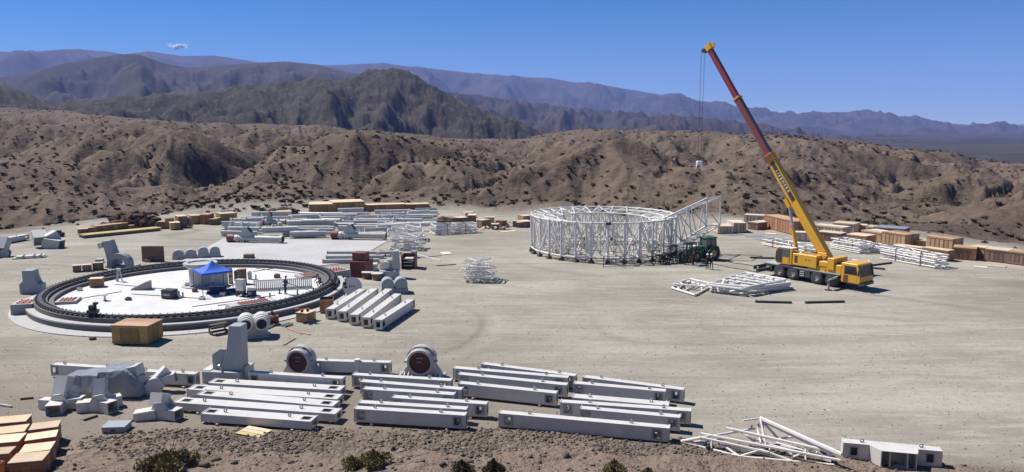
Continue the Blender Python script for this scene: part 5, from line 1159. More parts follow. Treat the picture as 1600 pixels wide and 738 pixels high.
# dark trestle towers holding it
for i, (px, py, hpx) in enumerate([(1051, 409, 2.0), (1074, 413, 2.6), (1080, 410, 2.4), (1032, 412, 1.0), (1044, 411, 1.2)]):
    t = thing('trestle_tower', ['dark trestle under the arm root', 'tall dark trestle under the arm middle', 'dark trestle behind the tall one by the tractor', 'low dark trestle left under the ring edge', 'low dark trestle between ring edge and arm root'][i], 'trestle', at(px, py), .2 * i)
    h = hpx
    for x in (-.45, .45):
        for y in (-.45, .45): MB().tube((x, y, 0), (x * .8, y * .8, h), .06, 6).build('leg', 'black_steel', t)
    for k in range(1, 4):
        z = h * k / 3.2; MB().tube((-.42, -.42, z), (.42, -.42, z), .04, 6).tube((.42, -.42, z), (.42, .42, z), .04, 6).tube((-.42, .42, z), (.42, .42, z), .04, 6).tube((-.42, -.42, z), (-.42, .42, z), .04, 6).build('rung', 'black_steel', t)
    MB().box(-.5, .5, -.5, .5, h, h + .1).build('top_plate', 'chassis_dark', t)
# scaffold rail and low working frames at the near rim
def rail(pts, lab, h=1.5):
    t = thing('access_frame', lab, 'frame', at(*pts[0])); o = at(*pts[0]); q = [at(*p) - o for p in pts]
    for p in q: member('upright', t, p, p + Vector((0, 0, h)), .04, 'black_steel')
    for a, b_ in zip(q, q[1:]):
        for z in (.15, h * .55, h - .05): member('rail', t, a + Vector((0, 0, z)), b_ + Vector((0, 0, z)), .03, 'black_steel')
rail([(943, 419), (975, 418.5), (978, 416)], 'thin dark access frame on the gravel before the ring', 1.4)
rail([(962, 410), (984, 410), (990, 408)], 'thin dark frame inside the near rim of the ring', 2.2)
rail([(1002, 410), (1018, 411), (1030, 410)], 'thin dark frame right inside the ring', 1.5)
rail([(895, 408), (915, 409), (925, 410)], 'thin dark frame left inside the ring', .9)
for P, Q, lab in [((1120, 407), (1182, 417), 'black hose on the gravel from tractor to crane, upper one'), ((1112, 413), (1184, 426), 'black hose on the gravel from tractor to crane, lower one')]:
    a = at(*P); b_ = at(*Q); m = MB(); pv = None
    for k in range(9):
        p = a.lerp(b_, k / 8) + Vector((0, .25 * math.sin(k * 1.3), .04))
        if pv is not None: m.tube(pv, p, .04, 6)
        pv = p
    tag(m.build('hose', 'cable'), lab, 'hose')
# flat truss frames lying right of the ring
def flat_frame(pts, z, r_, extra, label, mat=T):
    t = thing('flat_truss_frame', label, 'truss', at(*pts[0], 0), 0, 'flat truss frames lying near the crane'); o = at(*pts[0], 0); q = [at(x, y, z) - o for x, y in pts]
    for i in range(len(q)): member('chord', t, q[i], q[(i + 1) % len(q)], r_, mat)
    for i, j, f, g in extra:
        a = q[i].lerp(q[(i + 1) % len(q)], f); b_ = q[j].lerp(q[(j + 1) % len(q)], g); member('web', t, a, b_, r_ * .75, mat)
    return t
X4 = [(0, 2, .5, .5), (0, 3, .33, .6), (1, 2, .5, .3), (0, 2, .2, .8)]
flat_frame([(1050, 450), (1086, 461), (1108, 449), (1068, 438)], .15, .11, X4, 'nearest diamond-shaped white frame left in the flat pile')
flat_frame([(1051, 444), (1104, 448), (1110, 443), (1078, 436)], .45, .10, X4[:2], 'upper slanting white frame left in the flat pile')
for k, (dx, dy, z) in enumerate([(0, 0, .12), (4, -2, .34), (1, -3, .55), (-3, -4, .75), (5, -6, .92)]):
    fj = random.Random(40 + k); jx = lambda: fj.uniform(-7, 7); jy = lambda: fj.uniform(-1.6, 1.6) - (z - .12) * 13
    flat_frame([(1110 + jx(), 453 + jy()), (1165 + jx(), 460 + jy()), (1232 + jx(), 449 + jy()), (1170 + jx(), 438 + jy())], z, .115, X4 + [(1, 3, .3, .7), (1, 3, .7, .3), (1, 3, .5, .5)], ['lowest', 'second', 'third', 'fourth', 'topmost'][k] + ' white frame in the right half of the flat pile')
# foreground truss heap
z8 = zc((1040, 600), 3.478)
q8 = lambda x, y, z: at(*z8(x, y), z)
ft = thing('truss_heap', 'heap of white truss tubes at the bottom right of the picture', 'truss', at(1190, 715)); o8 = ft.location.copy()
for (a, b_, r_, mt) in [((85, 312, .15), (400, 396, .1), .07, T), ((400, 396, .1), (915, 442, .1), .075, T), ((190, 270, .7), (950, 416, .5), .075, T), ((330, 240, .9), (872, 362, .7), .075, T), ((515, 187, 1.3), (958, 384, .8), .12, T), ((525, 200, 1.15), (905, 385, .6), .07, T),
    ((515, 190, 1.3), (610, 296, .4), .065, T), ((515, 190, 1.3), (545, 330, .3), .06, T), ((195, 292, .6), (500, 240, .9), .06, T), ((420, 200, 1.3), (515, 187, 1.3), .05, T), ((290, 318, .4), (400, 394, .1), .06, T), ((400, 394, .1), (522, 358, .4), .06, T), ((522, 358, .4), (690, 420, .1), .06, T),
    ((400, 252, .8), (500, 325, .4), .06, T), ((620, 300, .5), (725, 280, .8), .06, T), ((762, 340, .7), (762, 412, .15), .06, T), ((567, 345, .5), (570, 398, .12), .055, T), ((250, 300, .6), (250, 350, .2), .055, T), ((190, 292, .6), (560, 372, .35), .07, T), ((560, 330, .5), (900, 420, .25), .065, T), ((640, 345, .5), (700, 395, .2), .06, T), ((690, 400, .2), (800, 355, .6), .055, T),
    ((300, 330, .3), (640, 405, .15), .06, 'galvanised'), ((480, 300, .4), (760, 372, .4), .06, 'galvanised'), ((600, 320, .3), (880, 400, .3), .06, T), ((820, 370, .6), (940, 430, .1), .06, T), ((880, 365, .7), (880, 430, .1), .055, T), ((700, 360, .6), (680, 415, .1), .055, T), ((130, 318, .2), (330, 300, .5), .055, T), ((85, 312, .15), (190, 292, .6), .07, T), ((500, 245, .9), (520, 330, .35), .05, T), ((730, 285, .9), (880, 352, .7), .09, T)]:
    member('tube', ft, q8(*a) - o8, q8(*b_) - o8, r_, mt)
for k, (x, y, z) in enumerate([(205, 320, .3), (240, 345, .2), (520, 225, 1.0), (855, 378, .5), (880, 395, .4), (900, 405, .3), (850, 400, .3), (600, 340, .4)]):
    MB().box(-.12, .12, -.1, .1, -.1, .1).tube((-.2, 0, 0), (.2, .05, .05), .07, 7).build('joint', 'rail_steel' if k % 2 else 'galvanised', ft).location = q8(x, y, z) - o8
for k, (x, y, z) in enumerate([(290, 320, .45), (515, 295, .5), (465, 235, .9)]): MB().tube((0, 0, -.12), (.03, 0, .12), .05, 7).build('red_tape', 'red_bolts', ft).location = q8(x, y, z) - o8

# ---------------------------------------------------------------- mobile crane
w1p, w4p = at(1217, 434), at(1298, 448.5)
cyaw = math.atan2((w4p - w1p).y, (w4p - w1p).x); CL = (w4p - w1p).length
cf = Vector((math.cos(cyaw), math.sin(cyaw), 0)); clft = Vector((-math.sin(cyaw), math.cos(cyaw), 0))
corg = w1p + clft * 1.25
cr = thing('mobile_crane', 'yellow four-axle mobile crane with raised telescopic boom', 'crane', corg, cyaw)
Y_ = 'crane_yellow'
AX = [0, CL * .27, CL * .73, CL]
wh = MB().lathe([(.34, -.24), (.60, -.25), (.68, -.18), (.69, 0), (.68, .18), (.60, .25), (.34, .24)], 28, Matrix.Rotation(math.pi / 2, 4, 'X')).mesh('tyre', 'tyre', True)
rm = MB().lathe([(0, .08), (.14, .10), (.16, .17), (.22, .17), (.25, .08), (.33, .10), (.36, .235)], 24, Matrix.Rotation(math.pi / 2, 4, 'X')).mesh('rim', 'rim', True)
for x in AX:
    for y in (-1.05, 1.05):
        w_ = put('wheel', wh, cr, (x, y, .69)); put('rim', rm, w_, rot=(0, 0, 0 if y < 0 else math.pi))
MB().box(-1.9, CL + 1.0, -.75, .75, .62, 1.22).build('chassis', 'chassis_dark', cr)
MB().box(-1.9, CL + .95, -1.3, 1.3, 1.36, 1.46).build('deck', 'deck_grey', cr)
MB().box(-1.88, CL + .93, -1.28, 1.28, 1.222, 1.358).build('side_skirt', 'chassis_dark', cr)
for xa, xb in ((AX[1] + .78, AX[2] - .78),):
    MB().box(xa, xb, -1.28, -.76, .55, 1.22).build('step_box', 'chassis_dark', cr)
    for k in range(3): MB().box(xa + .15, xa + .6, -1.34, -1.285, .62 + .22 * k, .72 + .22 * k).build('step', 'deck_grey', cr)
MB().box(-1.85, -.95, -1.28, -.76, .5, 1.22).build('rear_box', 'chassis_dark', cr)
for k in range(3): MB().box(-1.6, -1.2, -1.34, -1.285, .55 + .22 * k, .65 + .22 * k).build('step', 'deck_grey', cr)
# carrier cab
cx0 = CL + 1.02
prof = [(cx0, .72), (cx0 + 1.95, .72), (cx0 + 2.05, .95), (cx0 + 2.02, 1.5), (cx0 + 1.78, 2.62), (cx0 + 1.6, 2.72), (cx0, 2.72)]
cab = MB().prism(prof, -1.27, 1.27).build('carrier_cab', Y_, cr, bevel=.05)
MB().prism([(cx0 + .35, 1.62), (cx0 + 1.72, 1.62), (cx0 + 1.56, 2.45), (cx0 + .35, 2.45)], -1.285, -1.272).build('side_window', 'dark_glass', cab)
MB().prism([(cx0 + .35, 1.62), (cx0 + 1.72, 1.62), (cx0 + 1.56, 2.45), (cx0 + .35, 2.45)], 1.272, 1.285).build('side_window', 'dark_glass', cab)
MB().add([(cx0 + 2.045, -1.12, 1.45), (cx0 + 2.045, 1.12, 1.45), (cx0 + 1.83, 1.12, 2.5), (cx0 + 1.83, -1.12, 2.5)], [(0, 1, 2, 3)]).build('windscreen', 'dark_glass', cab)
for y in (-1.2, 1.2): MB().bar((cx0 + 2.07, y, 1.4), (cx0 + 1.82, y, 2.62), .14, .1).build('pillar', 'chassis_dark', cab)
MB().box(cx0 + 1.9, cx0 + 2.16, -1.27, 1.27, .55, .86).build('bumper', 'chassis_dark', cab)
for y in (-1.0, 1.0): MB().box(cx0 + 2.162, cx0 + 2.18, y - .18, y + .18, .62, .8).build('headlight', 'grey_glass', cab)
MB().box(cx0 + .3, cx0 + .75, -1.30, -1.274, .78, 1.5).build('cab_step', 'red_oxide', cab); MB().box(cx0 + .8, cx0 + 1.7, -1.283, -1.272, .8, 1.52).build('door', Y_, cab)
MB().box(cx0 + 1.9, cx0 + 2.0, -1.55, -1.38, 1.6, 2.1).build('mirror', 'black_steel', cab)
MB().box(cx0 - 1.7, cx0 - .04, -1.2, 1.2, 1.462, 2.35).build('engine_cover', Y_, cr, bevel=.04)
MB().box(cx0 - 1.3, cx0 - .2, -.7, .7, 2.352, 2.5).build('boom_rest', 'chassis_dark', cr); MB().box(AX[2] - 1.1, cx0 - 1.75, -1.2, 1.2, 1.462, 1.72).build('deck_locker', Y_, cr)
# outriggers
for x, ext, ground in ((-1.35, 2.0, False), (CL + .72, 1.75, True)):
    orr = MB().box(x - .18, x + .18, -1.3 - ext, 1.0, .66, .98).build('outrigger_beam', 'chassis_dark', cr)
    MB().tube((x, -1.3 - ext + .1, .08 if ground else .5), (x, -1.3 - ext + .1, 1.25 if not ground else 1.05), .10, 10).build('jack', 'deck_grey', orr)
    if ground: MB().lathe([(.36, 0), (.36, .06), (.15, .12), (0, .12)], 14, Matrix.Translation((x, -1.3 - ext + .1, 0))).build('foot_pad', 'black_steel', orr); MB().tube((x, -1.35, 1.2), (x, -1.3 - ext + .15, 1.0), .09, 8).build('guard_arm', 'deck_grey', orr)
    else: MB().box(x - .5, x - .42, -1.3 - ext, -1.2, .9, 1.3).build('guard', 'chassis_dark', orr)
    MB().box(x - .18, x + .18, 1.0, 1.3 + ext, .66, .98).build('outrigger_beam', 'chassis_dark', cr)
# superstructure turned so that the boom reaches over the rear
TT = Vector((2.95, 0, 0)); Tw = corg + cf * TT.x
TIPY = Tw.y + 11.65
tip_w = atY(1108, 76, TIPY)
syaw = math.atan2(tip_w.y - Tw.y, tip_w.x - Tw.x) - cyaw
Sm = Matrix.Translation((TT.x, 0, 0)) @ Matrix.Rotation(syaw, 4, 'Z')          # slewing frame inside the crane
def sb(x0, x1, y0, y1, z0, z1, nm, mt, bv=.03, par=None): return MB().box(x0, x1, y0, y1, z0, z1, Sm).build(nm, mt, par or cr, bevel=bv)
MB().lathe([(0, 1.47), (.85, 1.47), (.85, 1.72), (0, 1.72)], 24, Sm).build('turntable', 'chassis_dark', cr)
sb(-2.6, 3.3, -1.2, 1.2, 1.73, 1.98, 'slewing_platform', Y_)
eh = sb(-1.45, 1.35, .45, 1.38, 1.70, 2.95, 'winch_house', Y_)
for k in range(3): sb(.75, 1.1, 1.382, 1.395, 2.0 + .26 * k, 2.2 + .26 * k, 'stencil_mark', 'ink', 0, eh)
for x in (-.75, -.35): sb(x, x + .22, 1.382, 1.40, 2.4, 2.47, 'latch', 'ink', 0, eh)
oc = MB().prism([(1.42, 1.62), (3.2, 1.62), (3.5, 1.95), (3.42, 2.95), (3.15, 3.38), (1.42, 3.38)], .45, 1.42, 'xz', Sm).build('operator_cab', Y_, cr, bevel=.03)
MB().prism([(1.75, 2.42), (2.55, 2.42), (2.55, 3.25), (1.75, 3.25)], 1.422, 1.432, 'xz', Sm).build('side_window', 'grey_glass', oc)
MB().prism([(2.62, 1.75), (3.18, 1.75), (3.4, 2.0), (3.34, 2.92), (3.1, 3.25), (2.62, 3.25)], 1.422, 1.432, 'xz', Sm).build('side_window', 'dark_glass', oc)
MB().add([Sm @ Vector(p) for p in ((3.51, .5, 1.98), (3.51, 1.37, 1.98), (3.43, 1.37, 2.92), (3.43, .5, 2.92))], [(0, 1, 2, 3)]).build('windscreen', 'dark_glass', oc)
sb(1.38, 3.1, .43, 1.45, 3.382, 3.45, 'roof_cap', 'helmet_white', 0, oc)
for x in (2.56, 1.68): sb(x, x + .06, 1.422, 1.44, 1.7, 3.3, 'door_pillar', 'chassis_dark', 0, oc)
sb(-1.6, .4, -1.3, -.42, 1.985, 2.7, 'hydraulic_locker', Y_)
sb(-3.35, -2.62, -1.3, 1.3, 1.75, 2.95, 'counterweight', Y_)
sb(-2.6, -1.6, .2, 1.25, 1.985, 2.5, 'winch_guard', Y_); MB().tube(Sm @ Vector((-2.1, -.55, 2.45)), Sm @ Vector((-2.1, .55, 2.45)), .38, 16).build('winch_drum', 'chassis_dark', cr)
for y in (.42, -.50): sb(-2.0, -1.0, y, y + .08, 1.985, 3.25, 'boom_bracket', Y_, .02)
MB().tube(Sm @ Vector((-2.5, 1.2, 3.15)), Sm @ Vector((1.3, 1.2, 3.2)), .04, 6).build('handrail', Y_, cr)
for k, (x, y) in enumerate([(-.9, .2), (-.4, -.2), (.3, .3), (.8, -.1), (-1.3, .3), (.0, .35), (1.1, .3)]): MB().tube(Sm @ Vector((x, y, 2.0)), Sm @ Vector((x + .3, y, 3.05)), .13, 8).build('hydraulic_hose', 'chassis_dark' if k % 2 else 'boom_red', cr)
# boom in crane space
inv = (Matrix.Translation(corg) @ Matrix.Rotation(cyaw, 4, 'Z')).inverted()
piv = Sm @ Vector((-1.5, 0, 3.02)); tip = inv @ tip_w
bd = (tip - piv); BL = bd.length; bx = bd.normalized(); by = Vector((0, 0, 1)).cross(bx).normalized(); bz = bx.cross(by)
BM = Matrix.Translation(piv) @ Matrix((bx, by, bz)).transposed().to_4x4()
def section(s0, s1, w_, h_, nm, mt, par=None):
    c = .28 * w_
    poly = [(-w_ / 2, -h_ / 2 + c), (-w_ / 2 + c, -h_ / 2), (w_ / 2 - c, -h_ / 2), (w_ / 2, -h_ / 2 + c), (w_ / 2, h_ / 2), (-w_ / 2, h_ / 2)]
    return MB().prism([(p[0], p[1]) for p in poly], s0, s1, 'yz', BM).build(nm, mt, par or cr)
b1, b2 = BL * .455, BL * .735
base = section(-.6, b1, .82, 1.05, 'boom_base_section', Y_)
sec2 = section(b1, b2, .64, .80, 'boom_middle_section', 'boom_dark'); sec3 = section(b2, BL, .52, .66, 'boom_top_section', 'boom_red')
MB().box(b1, b2, .322, .335, -.1, .3, BM).build('red_flank', 'boom_red', sec2)
for k in range(3): section(b1 - .75 + .3 * k, b1 - .6 + .3 * k, .98, 1.22, 'collar', Y_, base)
MB().box(b1 - .8, b1 - .1, .50, .56, -.5, .5, BM).build('collar_plate', 'red_oxide', base)
section(b2 - .1, b2 + .1, .8, .98, 'collar', Y_, sec2)
MB().box(b1 * .52, b1 * .96 - .5, .412, .425, -.08, .40, BM).build('name_strip', 'ink', base)
fc = bpy.data.curves.new('boom_lettering', 'FONT'); fc.body = 'LIEBHERR'; fc.size = .46; fc.align_x = 'CENTER'; fc.align_y = 'CENTER'; fc.extrude = .004; fc.space_character = 1.55
_fo = bpy.data.objects.new('lettering_source', fc); C.objects.link(_fo); bpy.context.view_layer.update()
_me = bpy.data.meshes.new_from_object(_fo.evaluated_get(bpy.context.evaluated_depsgraph_get())); bpy.data.objects.remove(_fo)
_me.materials.clear(); _me.materials.append(MATS['white_lettering']); fo_ = bpy.data.objects.new('boom_lettering', _me); C.objects.link(fo_); fo_.parent = base
s_mid = (b1 * .52 + b1 * .96 - .5) / 2
fo_.matrix_local = BM @ Matrix.Translation((s_mid, .431, .16)) @ Matrix(((-1, 0, 0, 0), (0, 0, 1, 0), (0, 1, 0, 0), (0, 0, 0, 1)))
MB().box(b1 * .5, b1 * .58, -.5, .5, -.85, -.45, BM).build('cylinder_bracket', Y_, base)
ca = Sm @ Vector((1.6, -.1, 2.0)); cb = BM @ Vector((b1 * .54, 0, -.72)); cm_ = ca.lerp(cb, .56)
MB().tube(ca, cm_, .21, 14).build('luffing_cylinder', Y_, cr, True); MB().tube(cm_, cb, .13, 12).build('piston_rod', 'galvanised', cr, True)
hd = MB().box(BL - .3, BL + .45, -.34, .34, -.3, .5, BM).build('boom_head', Y_, cr, bevel=.04)
for y in (-.2, .2): MB().tube(BM @ Vector((BL + .2, y - .06, -.65)), BM @ Vector((BL + .2, y + .06, -.65)), .26, 16).build('sheave', 'black_steel', hd)
MB().tube(BM @ Vector((BL + .05, -.08, .62)), BM @ Vector((BL + .05, .08, .62)), .3, 16).build('sheave', Y_, hd); MB().bar(BM @ Vector((BL, 0, -.2)), BM @ Vector((BL + .25, 0, -.75)), .4, .14).build('cheek_plate', 'boom_red', hd)
sh_w = (Matrix.Translation(corg) @ Matrix.Rotation(cyaw, 4, 'Z')) @ (BM @ Vector((BL + .25, 0, -.9)))
hk_z = atY(1093, 258, sh_w.y).z
for k, (dx, dy) in enumerate(((-.2, -.12), (-.2, .12), (.2, -.12), (.2, .12))):
    member('hoist_rope', cr, inv @ (sh_w + Vector((dx, dy, .1))), inv @ (Vector((sh_w.x + dx * .8, sh_w.y + dy, hk_z + .4))), .012, 'cable', 5)
hb = thing('hook_block', 'white crane hook block hanging in the air below the boom tip', 'hook block', (sh_w.x, sh_w.y, hk_z))
MB().box(-.34, .34, -.22, .22, -.3, .5).build('block', 'helmet_white', hb, bevel=.08); MB().box(-.30, .02, -.225, -.221, -.28, -.05).build('hazard_patch', 'ink', hb)
m = MB(); pv = Vector((0, 0, -.3))
for k in range(10):
    a = R(90 - 30 * k); p = Vector((.17 * math.cos(a), 0, -.75 + .17 * math.sin(a)))
    m.tube(pv, p, .05, 7); pv = p
m.build('hook', 'black_steel', hb)

# ---------------------------------------------------------------- green tractor
tr = thing('green_tractor', 'green tractor with glazed cab standing right of the ring truss', 'tractor', at(1098, 406), R(200))
G = 'tractor_green'
def wheel(x, y, r_, w_):
    s = r_
    o = MB().lathe([(s * .55, -w_ / 2), (s * .92, -w_ / 2), (s, -w_ * .3), (s, w_ * .3), (s * .92, w_ / 2), (s * .55, w_ / 2)], 24, Matrix.Translation((x, y, r_)) @ Matrix.Rotation(math.pi / 2, 4, 'X')).build('wheel', 'tyre', tr, True)
    MB().lathe([(0, -w_ * .3), (s * .5, -w_ * .3), (s * .56, 0), (s * .5, w_ * .3), (0, w_ * .3)], 18, Matrix.Translation((x, y, r_)) @ Matrix.Rotation(math.pi / 2, 4, 'X')).build('rim', 'timber_yellow', o, True)
    tm = MB()
    for k in range(20):
        a = 2 * math.pi * k / 20; tm.box(-.05, .05, -w_ / 2, w_ / 2, r_ - .02, r_ + .05, Matrix.Translation((x, y, r_)) @ Matrix.Rotation(a, 4, 'Y'))
    tm.build('tread', 'tyre', o)
for y in (-.85, .85): wheel(-.9, y, .85, .5); wheel(1.5, y, .62, .4)
MB().prism([(.1, .9), (2.3, .85), (2.35, 1.45), (2.1, 1.65), (.1, 1.8)], -.42, .42).build('bonnet', G, tr, bevel=.06)
MB().box(2.352, 2.38, -.34, .34, .9, 1.4).build('grille', 'black_steel', tr); MB().box(-1.5, 2.0, -.35, .35, .55, .9).build('chassis', 'chassis_dark', tr)
MB().box(-1.6, .1, -.75, .75, .95, 1.45).build('cab_base', G, tr, bevel=.04); MB().prism([(-1.45, 1.452), (.08, 1.452), (-.05, 2.72), (-1.3, 2.72)], -.7, .7).build('cab_glass', 'grey_glass', tr)
MB().box(-1.5, .12, -.82, .82, 2.722, 2.88).build('cab_roof', G, tr, bevel=.05)
for x, x2 in ((-1.46, -1.31), (.09, -.04), (-.7, -.68)):
    for y in (-.715, .715): MB().bar((x, y, 1.45), (x2, y, 2.72), .08, .08).build('cab_pillar', G, tr)
for y in (-1.12, .62): MB().prism([(-1.75, 1.0), (-1.5, 1.75), (-.5, 1.85), (-.05, 1.2), (-.2, 1.2), (-.55, 1.74), (-1.45, 1.65), (-1.62, 1.0)], y, y + .5).build('fender', G, tr)
for y in (-.55, .55): MB().bar((.3, y, 1.3), (2.9, y, .9), .12, .2).build('loader_arm', G, tr)
MB().prism([(2.9, .35), (3.6, .3), (3.65, .4), (3.05, .5), (2.98, 1.2), (2.9, 1.2)], -1.0, 1.0).build('bucket', 'chassis_dark', tr); MB().tube((.9, .3, 1.6), (.9, .3, 2.4), .05, 8).build('exhaust', 'black_steel', tr); MB().box(.9, 1.5, -.3, .3, 1.75, 1.82).build('light_panel', 'helmet_white', tr)

# ---------------------------------------------------------------- people
def person(px, py, facing, label, cloth='black_cloth', helmet=True, pose='stand', z=0.0, held=None, trousers=None, s=1.0):
    p = at(px, py, z); root = thing('person', label, 'person', p, R(facing))
    # skeleton (x right, y forward); pose gives joints
    J = dict(pelvis=(0, 0, .95), belly=(0, .01, 1.12), chest=(0, .01, 1.32), neck=(0, .01, 1.47), head0=(0, .03, 1.55), head1=(0, .035, 1.65), head2=(0, .02, 1.74))
    for sd, k in ((1, 'r'), (-1, 'l')):
        J.update({'hip' + k: (.09 * sd, 0, .9), 'knee' + k: (.11 * sd, .03, .5), 'ank' + k: (.12 * sd, -.02, .1), 'toe' + k: (.14 * sd, .16, .04),
                  'sh' + k: (.19 * sd, .0, 1.40), 'elb' + k: (.25 * sd, -.02, 1.13), 'wri' + k: (.25 * sd, .10, .90), 'han' + k: (.25 * sd, .13, .83)})
    if pose == 'hold':
        J.update(elbr=(.26, .08, 1.14), wrir=(.20, .32, 1.12), hanr=(.18, .38, 1.12), elbl=(-.25, .10, 1.12), wril=(-.10, .32, 1.05), hanl=(-.06, .38, 1.04), chest=(0, .04, 1.32), neck=(0, .06, 1.46), head0=(0, .09, 1.54), head1=(0, .11, 1.63), head2=(0, .10, 1.72))
    elif pose == 'lean':
        J.update(pelvis=(0, -.1, .93), belly=(0, .0, 1.08), chest=(0, .14, 1.24), neck=(0, .25, 1.36), head0=(0, .31, 1.42), head1=(0, .37, 1.50), head2=(0, .38, 1.58), shr=(.19, .18, 1.32), shl=(-.19, .18, 1.32), elbr=(.24, .34, 1.1), wrir=(.2, .5, .95), hanr=(.19, .55, .9), elbl=(-.24, .34, 1.1), wril=(-.2, .5, .95), hanl=(-.19, .55, .9))
    elif pose == 'crouch':
        dz = -.48
        for k in ('pelvis', 'belly', 'chest', 'neck', 'head0', 'head1', 'head2', 'hipr', 'hipl', 'shr', 'shl', 'elbr', 'elbl', 'wrir', 'wril', 'hanr', 'hanl'):
            x, y, zz = J[k]; J[k] = (x, y - .18 + max(0, zz - .95) * .45, zz + dz)
        J.update(kneer=(.15, .28, .5), kneel=(-.15, .22, .42), ankr=(.13, .02, .1), ankl=(-.13, -.1, .1), elbr=(.24, .2, .7), wrir=(.2, .42, .6), hanr=(.19, .48, .56), elbl=(-.24, .2, .7), wril=(-.2, .42, .6), hanl=(-.19, .48, .56))
    elif pose == 'talk':
        J.update(elbr=(.27, .05, 1.14), wrir=(.12, .24, 1.12), hanr=(.06, .27, 1.13), elbl=(-.28, -.06, 1.14), wril=(-.2, -.12, .95), hanl=(-.16, -.12, .90), kneer=(.12, .06, .5), ankr=(.15, .04, .1), toer=(.18, .22, .04))
    E = [('pelvis', 'belly'), ('belly', 'chest'), ('chest', 'neck'), ('neck', 'head0'), ('head0', 'head1'), ('head1', 'head2')]
    for k in 'rl': E += [('pelvis', 'hip' + k), ('hip' + k, 'knee' + k), ('knee' + k, 'ank' + k), ('ank' + k, 'toe' + k), ('chest', 'sh' + k), ('sh' + k, 'elb' + k), ('elb' + k, 'wri' + k), ('wri' + k, 'han' + k)]
    rad = dict(pelvis=.135, belly=.125, chest=.145, neck=.055, head0=.075, head1=.092, head2=.07, hip=.088, knee=.058, ank=.042, toe=.036, sh=.062, elb=.045, wri=.032, han=.034)
    def skin(name, names, edges, mat, par, add=0.0, fingers=False):
        vs = [Vector(J[n]) * s for n in names]; ix = {n: i for i, n in enumerate(names)}; es = [(ix[a], ix[b_]) for a, b_ in edges if a in ix and b_ in ix]; rr = []
        for n in names:
            b0 = n if n in rad else n[:-1]; rr.append((rad[b0] + add) * s)
        if fingers:
            for k, sd in (('r', 1), ('l', -1)):
                h = Vector(J['han' + k]) * s; d = (h - Vector(J['wri' + k]) * s).normalized(); sx = d.cross(Vector((0, 0, 1)) if abs(d.z) < .9 else Vector((0, 1, 0))).normalized(); dn = Vector((0, -.3, -.6))
                for f, ln in ((-.03, .075), (-.01, .09), (.01, .085), (.03, .065)):
                    i0 = len(vs); vs += [h + sx * f + d * ln * .55, h + sx * f * 1.1 + (d + dn * .5).normalized() * ln]; rr += [.0095, .008]; es += [(ix['han' + k], i0), (i0, i0 + 1)]
                i0 = len(vs); vs += [h + sx * -.05 * sd + d * .005, h + sx * -.055 * sd + d * .05]; rr += [.011, .009]; es += [(ix['han' + k], i0), (i0, i0 + 1)]
            n0 = len(vs); vs += [Vector(J['head1']) * s + Vector((0, .10, -.005))]; rr += [.014]; es += [(ix['head1'], n0)]          # nose
            for sd in (-1, 1): n0 = len(vs); vs += [Vector(J['head1']) * s + Vector((.095 * sd, 0, 0))]; rr += [.018]; es += [(ix['head1'], n0)]
        me = bpy.data.meshes.new(name); me.from_pydata(vs, es, [])
        me.materials.append(MATS[mat]); o = bpy.data.objects.new(name, me); C.objects.link(o); o.parent = par
        md = o.modifiers.new('skin', 'SKIN'); md.use_smooth_shade = True; sd_ = o.modifiers.new('sub', 'SUBSURF'); sd_.levels = 1; sd_.render_levels = 1
        sv = me.skin_vertices[0]
        for i, r_ in enumerate(rr): sv.data[i].radius = (r_, r_ * (.78 if i < 3 and names[0] == 'pelvis' else 1))
        sv.data[0].use_root = True
        return o
    allj = list(J.keys())
    skin('body', allj, E, 'skin', root, -.006, True)
    up = ['pelvis', 'belly', 'chest'] + [n + k for k in 'rl' for n in ('sh', 'elb', 'wri')]
    lo = ['pelvis'] + [n + k for k in 'rl' for n in ('hip', 'knee', 'ank')]
    skin('jacket', up, E, cloth, root, .016); skin('trousers', lo, E, trousers or cloth, root, .014)
    for k in 'rl': skin('boot', ['ank' + k, 'toe' + k], E, 'boot', root, .012)
    hM = Matrix.Translation(Vector(J['head2']) * s) 
    if helmet:
        hp = MB().lathe([(.15, -.04), (.135, -.035), (.125, .03), (.09, .085), (.04, .11), (0, .115)], 14, hM).build('helmet', 'helmet_white', root, True); MB().box(-.09, .09, .1, .19, -.045, -.03, hM).build('peak', 'helmet_white', hp)
    else: MB().lathe([(.1, -.06), (.105, 0), (.09, .05), (.05, .085), (0, .09)], 12, hM).build('hair', 'hair_dark', root, True)
    if held == 'rod':
        a = root.matrix_basis @ (Vector(J['hanr']) * s); rod = thing('hose_lance', 'thin dark lance held by the worker in blue overalls', 'tool', a, R(facing))
        MB().tube((.0, -.35, .12), (-.25, 2.0, -.65), .025, 7).build('shaft', 'black_steel', rod); MB().tube((.0, -.35, .12), (.02, -.5, .17), .05, 8).build('handle', 'black_steel', rod)
    return root
person(1105, 421, 20, 'left of the two workers in dark clothes and white helmets by the tractor')
person(1111, 421, -30, 'right of the two workers in dark clothes and white helmets by the tractor', pose='talk')
person(1062, 413, 40, 'worker in dark clothes standing under the cantilever arm root', helmet=False, pose='talk')
person(1083, 415.5, 60, 'worker in black standing in front of the tall dark trestle', helmet=False)
person(446, 460, -100, 'worker in blue overalls holding a lance on the foundation', 'navy_cloth', False, 'hold', FZ, 'rod')
person(499, 448, 150, 'crouching worker in grey beside the right side of the rail', 'grey_cloth', False, 'crouch', FZ)
person(524.5, 462.5, 75, 'worker in black leaning on the right rim of the foundation', 'black_cloth', False, 'lean')
person(540.5, 463, 30, 'worker in black with pale cap standing beside the white disc', 'black_cloth', True, 'stand')
